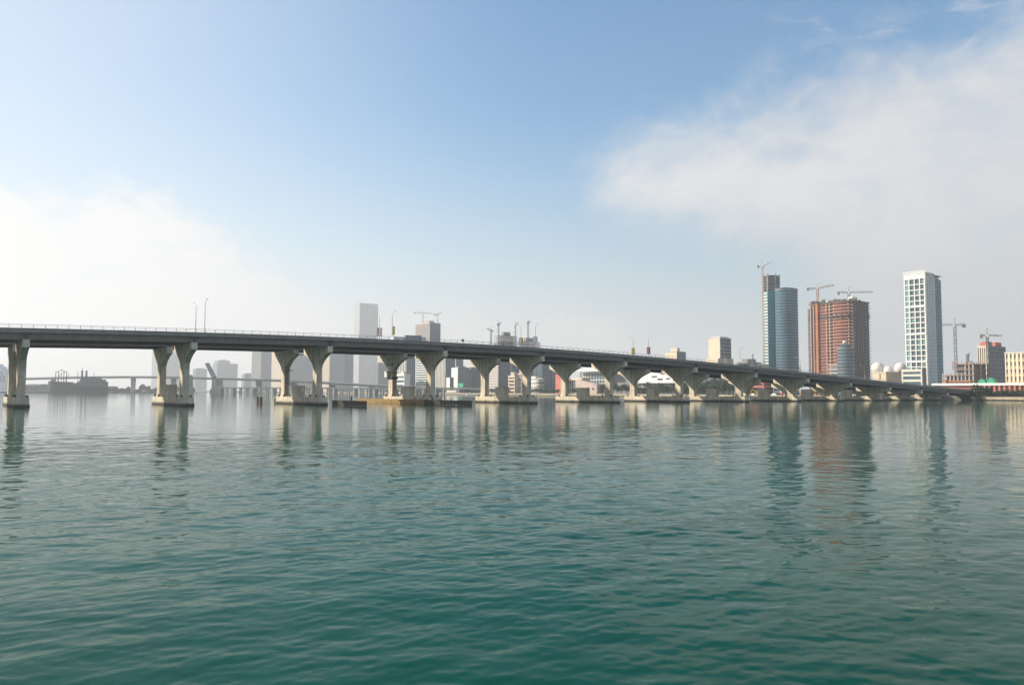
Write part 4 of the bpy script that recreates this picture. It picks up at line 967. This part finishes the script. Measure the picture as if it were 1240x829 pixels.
# ------------------------------------------------------------------ vegetation
def tree_proto(name, h, w, n, seed, m, base=.25, leaf=.55, palm=False, lumps=9):
    rg = np.random.default_rng(seed); trunk = MB(); crown = MB()
    if palm:
        p = Vector((0,0,0))
        for k in range(5):
            q = Vector((.12*k*math.sin(seed), .1*k*math.cos(seed), h*.82*(k+1)/5)); trunk.tube(p, q, .26-.025*k, .24-.025*k, 7); p = q
        for k in range(22):
            a = 2*math.pi*k/22+rg.uniform(-.15, .15); e0 = rg.uniform(-.2, 1.1); L_ = w*rg.uniform(.8, 1.1); prev = p; d = Vector((math.cos(a)*math.cos(e0), math.sin(a)*math.cos(e0), math.sin(e0))); sd = Vector((-math.sin(a), math.cos(a), 0))
            for i in range(5):
                d = (d+Vector((0,0,-.28))).normalized(); nx = prev+d*(L_/5); w0, w1 = .42*(1-.12*i), .42*(1-.12*(i+1)) if i < 4 else .05
                for s in (-1, 1):
                    dr = Vector((0,0,-.28)); crown.add([prev, nx, nx+sd*s*w1+dr*w1*2, prev+sd*s*w0+dr*w0*2], [(0,1,2,3)])
                prev = nx
    else:
        trunk.tube((0,0,-.2), (0,0,h*.5), .035*h, .02*h, 8)
        cen = []
        for k in range(lumps):
            a = rg.uniform(0, 2*math.pi); rr = w*.5*rg.uniform(.1, .72); z = h*rg.uniform(base+.12, .86); rad = w*rg.uniform(.17, .30)*(1.15-.4*abs(z/h-.55)); cen.append((rr*math.cos(a), rr*math.sin(a), z, rad))
            trunk.tube((0,0,h*.3), (rr*math.cos(a)*.8, rr*math.sin(a)*.8, z-rad*.3), .014*h, .006*h, 5)
        for k in range(n):
            c_ = cen[rg.integers(len(cen))]; d = rg.normal(size=3); d /= np.linalg.norm(d); rad = c_[3]*(rg.uniform(.45, 1.12))
            p = np.array(c_[:3])+d*rad*np.array([1,1,.8]); s = leaf*rg.uniform(.6, 1.4); a = rg.normal(size=3); a /= np.linalg.norm(a); b = np.cross(a, rg.normal(size=3)); b /= np.linalg.norm(b)
            crown.add([p+a*s*.5, p+b*s*.3, p-a*s*.5, p-b*s*.3], [(0,1,2,3)])
    t = bpy.data.objects.new(name, None); col.objects.link(t)
    trunk.build('trunk', bark, t); crown.build('crown', m, t)
    return t
protos = [tree_proto('tree', 9, 8.5, 1500, 1, leafs[0]), tree_proto('tree', 10, 8, 1500, 2, leafs[1]), tree_proto('tree', 8, 9, 1500, 3, leafs[2]), tree_proto('palm_tree', 10, 3.6, 0, 4, leafs[1], palm=True), tree_proto('bush', 4.2, 5.5, 1300, 5, leafs[0], base=-.05, leaf=.45, lumps=12), tree_proto('bush', 3.4, 5.0, 1300, 6, leafs[1], base=-.05, leaf=.42, lumps=12)]
used = set()
def plant(k, px, u, scale, label, cat, group):
    p, t = at_x(px, u, 472); o = protos[k] if k not in used else dup(protos[k]); used.add(k)
    o.location = (p.x, p.y, GZ); o.rotation_euler = (0,0,random.uniform(0, 6.28)); s = scale*random.uniform(.9, 1.12); o.scale = (s*random.uniform(.9,1.15), s*random.uniform(.9,1.15), s)
    tag(o, label, cat, group)
def plant_y(k, px, v, scale, label, cat, group):
    p, t = at_y(px, v, 472); o = protos[k] if k not in used else dup(protos[k]); used.add(k)
    o.location = (max(p.x, 549.), p.y, GZ); o.rotation_euler = (0,0,random.uniform(0, 6.28)); s = scale*random.uniform(.85, 1.15); o.scale = (s, s*random.uniform(.9,1.15), s*random.uniform(.85,1.15))
    tag(o, label, cat, group)
def place(pxs, us_, kinds, sc_, label, cat, group):
    for px in pxs: plant(random.choice(kinds), px+random.uniform(-1,1), random.uniform(*us_), sc_*random.uniform(.8, 1.2), label, cat, group)
place(np.arange(721, 742, 5.2), (604, 622), (0, 1, 2), 1.25, 'dark green tree before the glass front of the arena', 'tree', 'trees before the arena')
place(np.arange(748, 776, 5), (600, 626), (0, 1, 2), 1.25, 'tree in the row before the grey curved arena wall', 'tree', 'trees before the arena')
place(np.arange(788, 826, 5.2), (600, 622), (0, 1, 2), 1.25, 'tree in the row before the white louvred arena hall', 'tree', 'trees before the arena')
place(np.arange(828, 846, 5), (600, 640), (0, 1, 2), 1.6, 'dense tree between the seventh pier and the arena', 'tree', 'trees right of the arena')
place(np.arange(846, 900, 4.6), (600, 645), (0, 1, 2), 1.75, 'tall dark tree in the thicket behind the eighth pier', 'tree', 'trees right of the arena')
place(np.arange(902, 914, 5), (620, 640), (0, 1), .8, 'small tree at the right end of the thicket behind the bridge', 'tree', 'trees right of the arena')
place(np.arange(984, 996, 5), (610, 640), (0, 1), .7, 'dark tree between the red and yellow machines under the bridge', 'tree', 'trees under the low spans')
place(np.arange(550, 583, 4.3), (600, 618), (0, 1, 2), .85, 'green tree in the row left of the fifth pier', 'tree', 'trees on the city shore')
place((533, 537, 542), (604, 616), (0, 2), .8, 'dark tree at the foot of the ribbed tower', 'tree', 'trees on the city shore')
place(np.arange(596, 616, 4.5), (592, 612), (3, 2, 0), .75, 'small tree on the shore under the dark tower', 'tree', 'trees on the city shore')
place(np.arange(636, 676, 4.8), (592, 610), (3, 0, 2), .75, 'small tree on the shore between the fifth and sixth piers', 'tree', 'trees on the city shore')
place(np.arange(676, 700, 5), (590, 600), (3, 0), .7, 'small shore tree left of the arena side hall', 'tree', 'trees on the city shore')
place(np.arange(506, 526, 5), (596, 612), (0, 2), .6, 'small dark tree on the shore right of the fourth pier', 'tree', 'trees on the city shore')
for px in np.arange(1177, 1197, 2.6): plant_y(random.choice((4, 5)), px, random.uniform(236, 241), 1.75, 'large dark bush hiding the end of the bridge', 'bush', 'bushes at the bridge end')
for px in np.arange(1196, 1262, 3.2): plant(random.choice((4, 5)), px, random.uniform(556, 572), 1.15, 'dark bush in the row before the red brick arcade', 'bush', 'bushes before the arcade')
place((824, 1050, 1075), (606, 620), (4, 5), 1.0, 'low bush on the shore under the low bridge spans', 'bush', 'shore bushes')
for k, pr_ in enumerate(protos):
    if k not in used:
        for ch in list(pr_.children): bpy.data.objects.remove(ch)
        bpy.data.objects.remove(pr_)
# far treeline on the port island
mb = MB(); rg = np.random.default_rng(5)
for k in range(5200):
    px = rg.uniform(128, 236); hh = 3.2+3.5*abs(math.sin(px*.21)+.6*math.sin(px*.53+1))+(4.5 if 168 < px < 182 else 0)
    p, t = at_z(px, 1505+rg.uniform(0, 40), 472); z = 1.8+hh*1.1*rg.uniform(0, 1)**.7; s = rg.uniform(.8, 1.7); a = rg.normal(size=3); b = np.cross(a, rg.normal(size=3)); a /= np.linalg.norm(a); b /= np.linalg.norm(b); q = np.array((p.x, p.y, z))
    mb.add([q+a*s, q+b*s*.7, q-a*s, q-b*s*.7], [(0,1,2,3)])
tag(mb.build('treeline', leafs[0]), 'far treeline on the port island', 'treeline', None, 'stuff')

# ------------------------------------------------------------------ machines, cars and boats on the shore
def digger(px, u, m, label, ang, s=1.):
    p, t = at_x(px, u, 477); t = thing('excavator', label, 'excavator', (p.x, p.y, GZ), ang, 'machines on the shore')
    b = MB()
    for y in (-1.3, 1.3): b.prism_y([(-2.2,.15),(-1.9,0),(1.9,0),(2.2,.15),(2.3,.6),(1.9,1),(-1.9,1),(-2.3,.6)], y-.35, y+.35)
    b.build('track', darks, t)
    MB().prism_y([(-2.6,1.1),(1.6,1.1),(1.6,2.0),(-.4,2.3),(-2.6,2.4)], -1.4, 1.4).build('body', m, t)
    c_ = MB().prism_y([(.1,2.02),(1.55,2.02),(1.45,3.2),(.2,3.3)], -1.38, -.1).build('cab', m, t); MB().box(1.51, 1.56, -1.25, -.25, 2.2, 3.0).build('cab_window', glassd, c_)
    b = MB(); b.tube((1.2,.5,1.8), (3.6,.5,4.9), .32, .26); b.tube((3.6,.5,4.9), (5.4,.5,4.4), .26, .22); b.tube((5.4,.5,4.4), (6.2,.5,2.0), .22, .15); b.build('boom', m, t)
    MB().prism_y([(5.8,2.0),(6.5,2.1),(6.6,1.3),(5.9,.9),(5.5,1.3)], -.1, 1.1).build('bucket', darks, t); t.scale = (s, s, s)
digger(918.5, 592, yellow, 'yellow excavator under the bridge below the teal tower', 2.2, 1.1); digger(948, 594, redp, 'red excavator under the bridge left of the tenth pier', .8, 1.15)
digger(972.5, 592, orngp, 'orange excavator under the low spans of the bridge', 2.0, 1.15); digger(1002, 594, yellow, 'yellow excavator with a raised boom under the low spans', 2.8, 1.15)
for px, m, lab in ((911, whitecar, 'white van parked left of the yellow excavator'), (937, whitecar, 'white van parked left of the red excavator'), (1009, whitecar, 'white van parked right of the second yellow excavator'), (1034, whitecar, 'white van parked under the last low spans')):
    p, t_ = at_x(px, 598, 477); car(p.x, p.y, m, lab, 'van', GZ, R(90))
for px, m, lab in ((648, whitecar, 'white car on the promenade right of the fifth pier'), (655, greycar, 'grey car on the promenade beside the round building'), (662, whitecar, 'white car on the promenade left of the small red building'), (668, darkcar, 'dark car on the promenade left of the small red building'), (693, whitecar, 'white car before the arena side hall'),
                   (600, whitecar, 'white car on the shore under the dark tower'), (611, greycar, 'grey car on the shore under the dark tower'), (582, whitecar, 'white car just left of the fifth pier')):
    p, t_ = at_x(px, 589, 477); car(p.x, p.y, m, lab, 'car', 1.66, R(90))
def boat(px, u, label, s=1.):
    p, t = at_x(px, u, 478); t = thing('motor_boat', label, 'boat', (p.x, p.y, 0), R(random.uniform(20, 70)), 'small boats along the shore')
    MB().add([(-4,-1.2,-.3),(-4,1.2,-.3),(2,1.1,-.3),(4.6,0,.2),(2,-1.1,-.3),(-4,-1.5,1.1),(-4,1.5,1.1),(2,1.4,1.3),(5.2,0,1.6),(2,-1.4,1.3)],
             [(0,4,3,2,1),(5,6,7,8,9),(0,1,6,5),(1,2,7,6),(2,3,8,7),(3,4,9,8),(4,0,5,9)]).build('hull', white, t)
    c_ = MB().prism_y([(-1.8,1.15),(2,1.25),(1.2,2.4),(-1.6,2.4)], -1.0, 1.0).build('cabin', white, t); MB().prism_y([(-1.2,1.6),(1.4,1.7),(1.0,2.2),(-1.1,2.2)], -1.03, 1.03).build('cabin_window', glassd, c_); t.scale = (s, s, s)
for k, (px, lab) in enumerate(((561, 'white motor boat leftmost in the row left of the fifth pier'), (565.5, 'second white motor boat from the left in the row left of the fifth pier'), (570, 'third white motor boat from the left in the row left of the fifth pier'), (574.5, 'rightmost white motor boat in the row left of the fifth pier'))): boat(px, 570, lab, .8)
boat(602, 571, 'white motor boat near the shore right of the column of the fifth pier', 1.0); boat(500, 520, 'white motor boat behind the block of the fourth pier', 1.1)
p, t_ = at_z(237, 1120, 475); 
b = boat(237, 0.64*p.x+.36*p.x, 'tiny white boat in the gap right of the second pier', 1.2)
# ------------------------------------------------------------------ haze
hb = MB(); hb.box(-13000, 13000, -13000, 13000, -3.5, 570)
hm = bpy.data.materials.new('haze_air'); hm.use_nodes = True; T = hm.node_tree; T.nodes.clear()
pv = T.nodes.new('ShaderNodeVolumePrincipled'); pv.inputs['Color'].default_value = (.93, .95, 1.0, 1); pv.inputs['Density'].default_value = .00018; pv.inputs['Anisotropy'].default_value = .25
T.links.new(pv.outputs[0], T.nodes.new('ShaderNodeOutputMaterial').inputs['Volume'])
tag(hb.build('haze', hm), kind='stuff')

# ------------------------------------------------------------------ render settings
sc.render.engine = 'CYCLES'
cy = sc.cycles; cy.max_bounces = 6; cy.diffuse_bounces = 2; cy.glossy_bounces = 3; cy.volume_bounces = 1; cy.transmission_bounces = 2
cy.use_denoising = True
try: cy.denoiser = 'OPENIMAGEDENOISE'
except Exception: pass
cy.sample_clamp_indirect = 6
vs_ = sc.view_settings; vs_.view_transform = 'Standard'; vs_.look = 'None'; vs_.gamma = 1; vs_.use_curve_mapping = False; vs_.exposure = .50
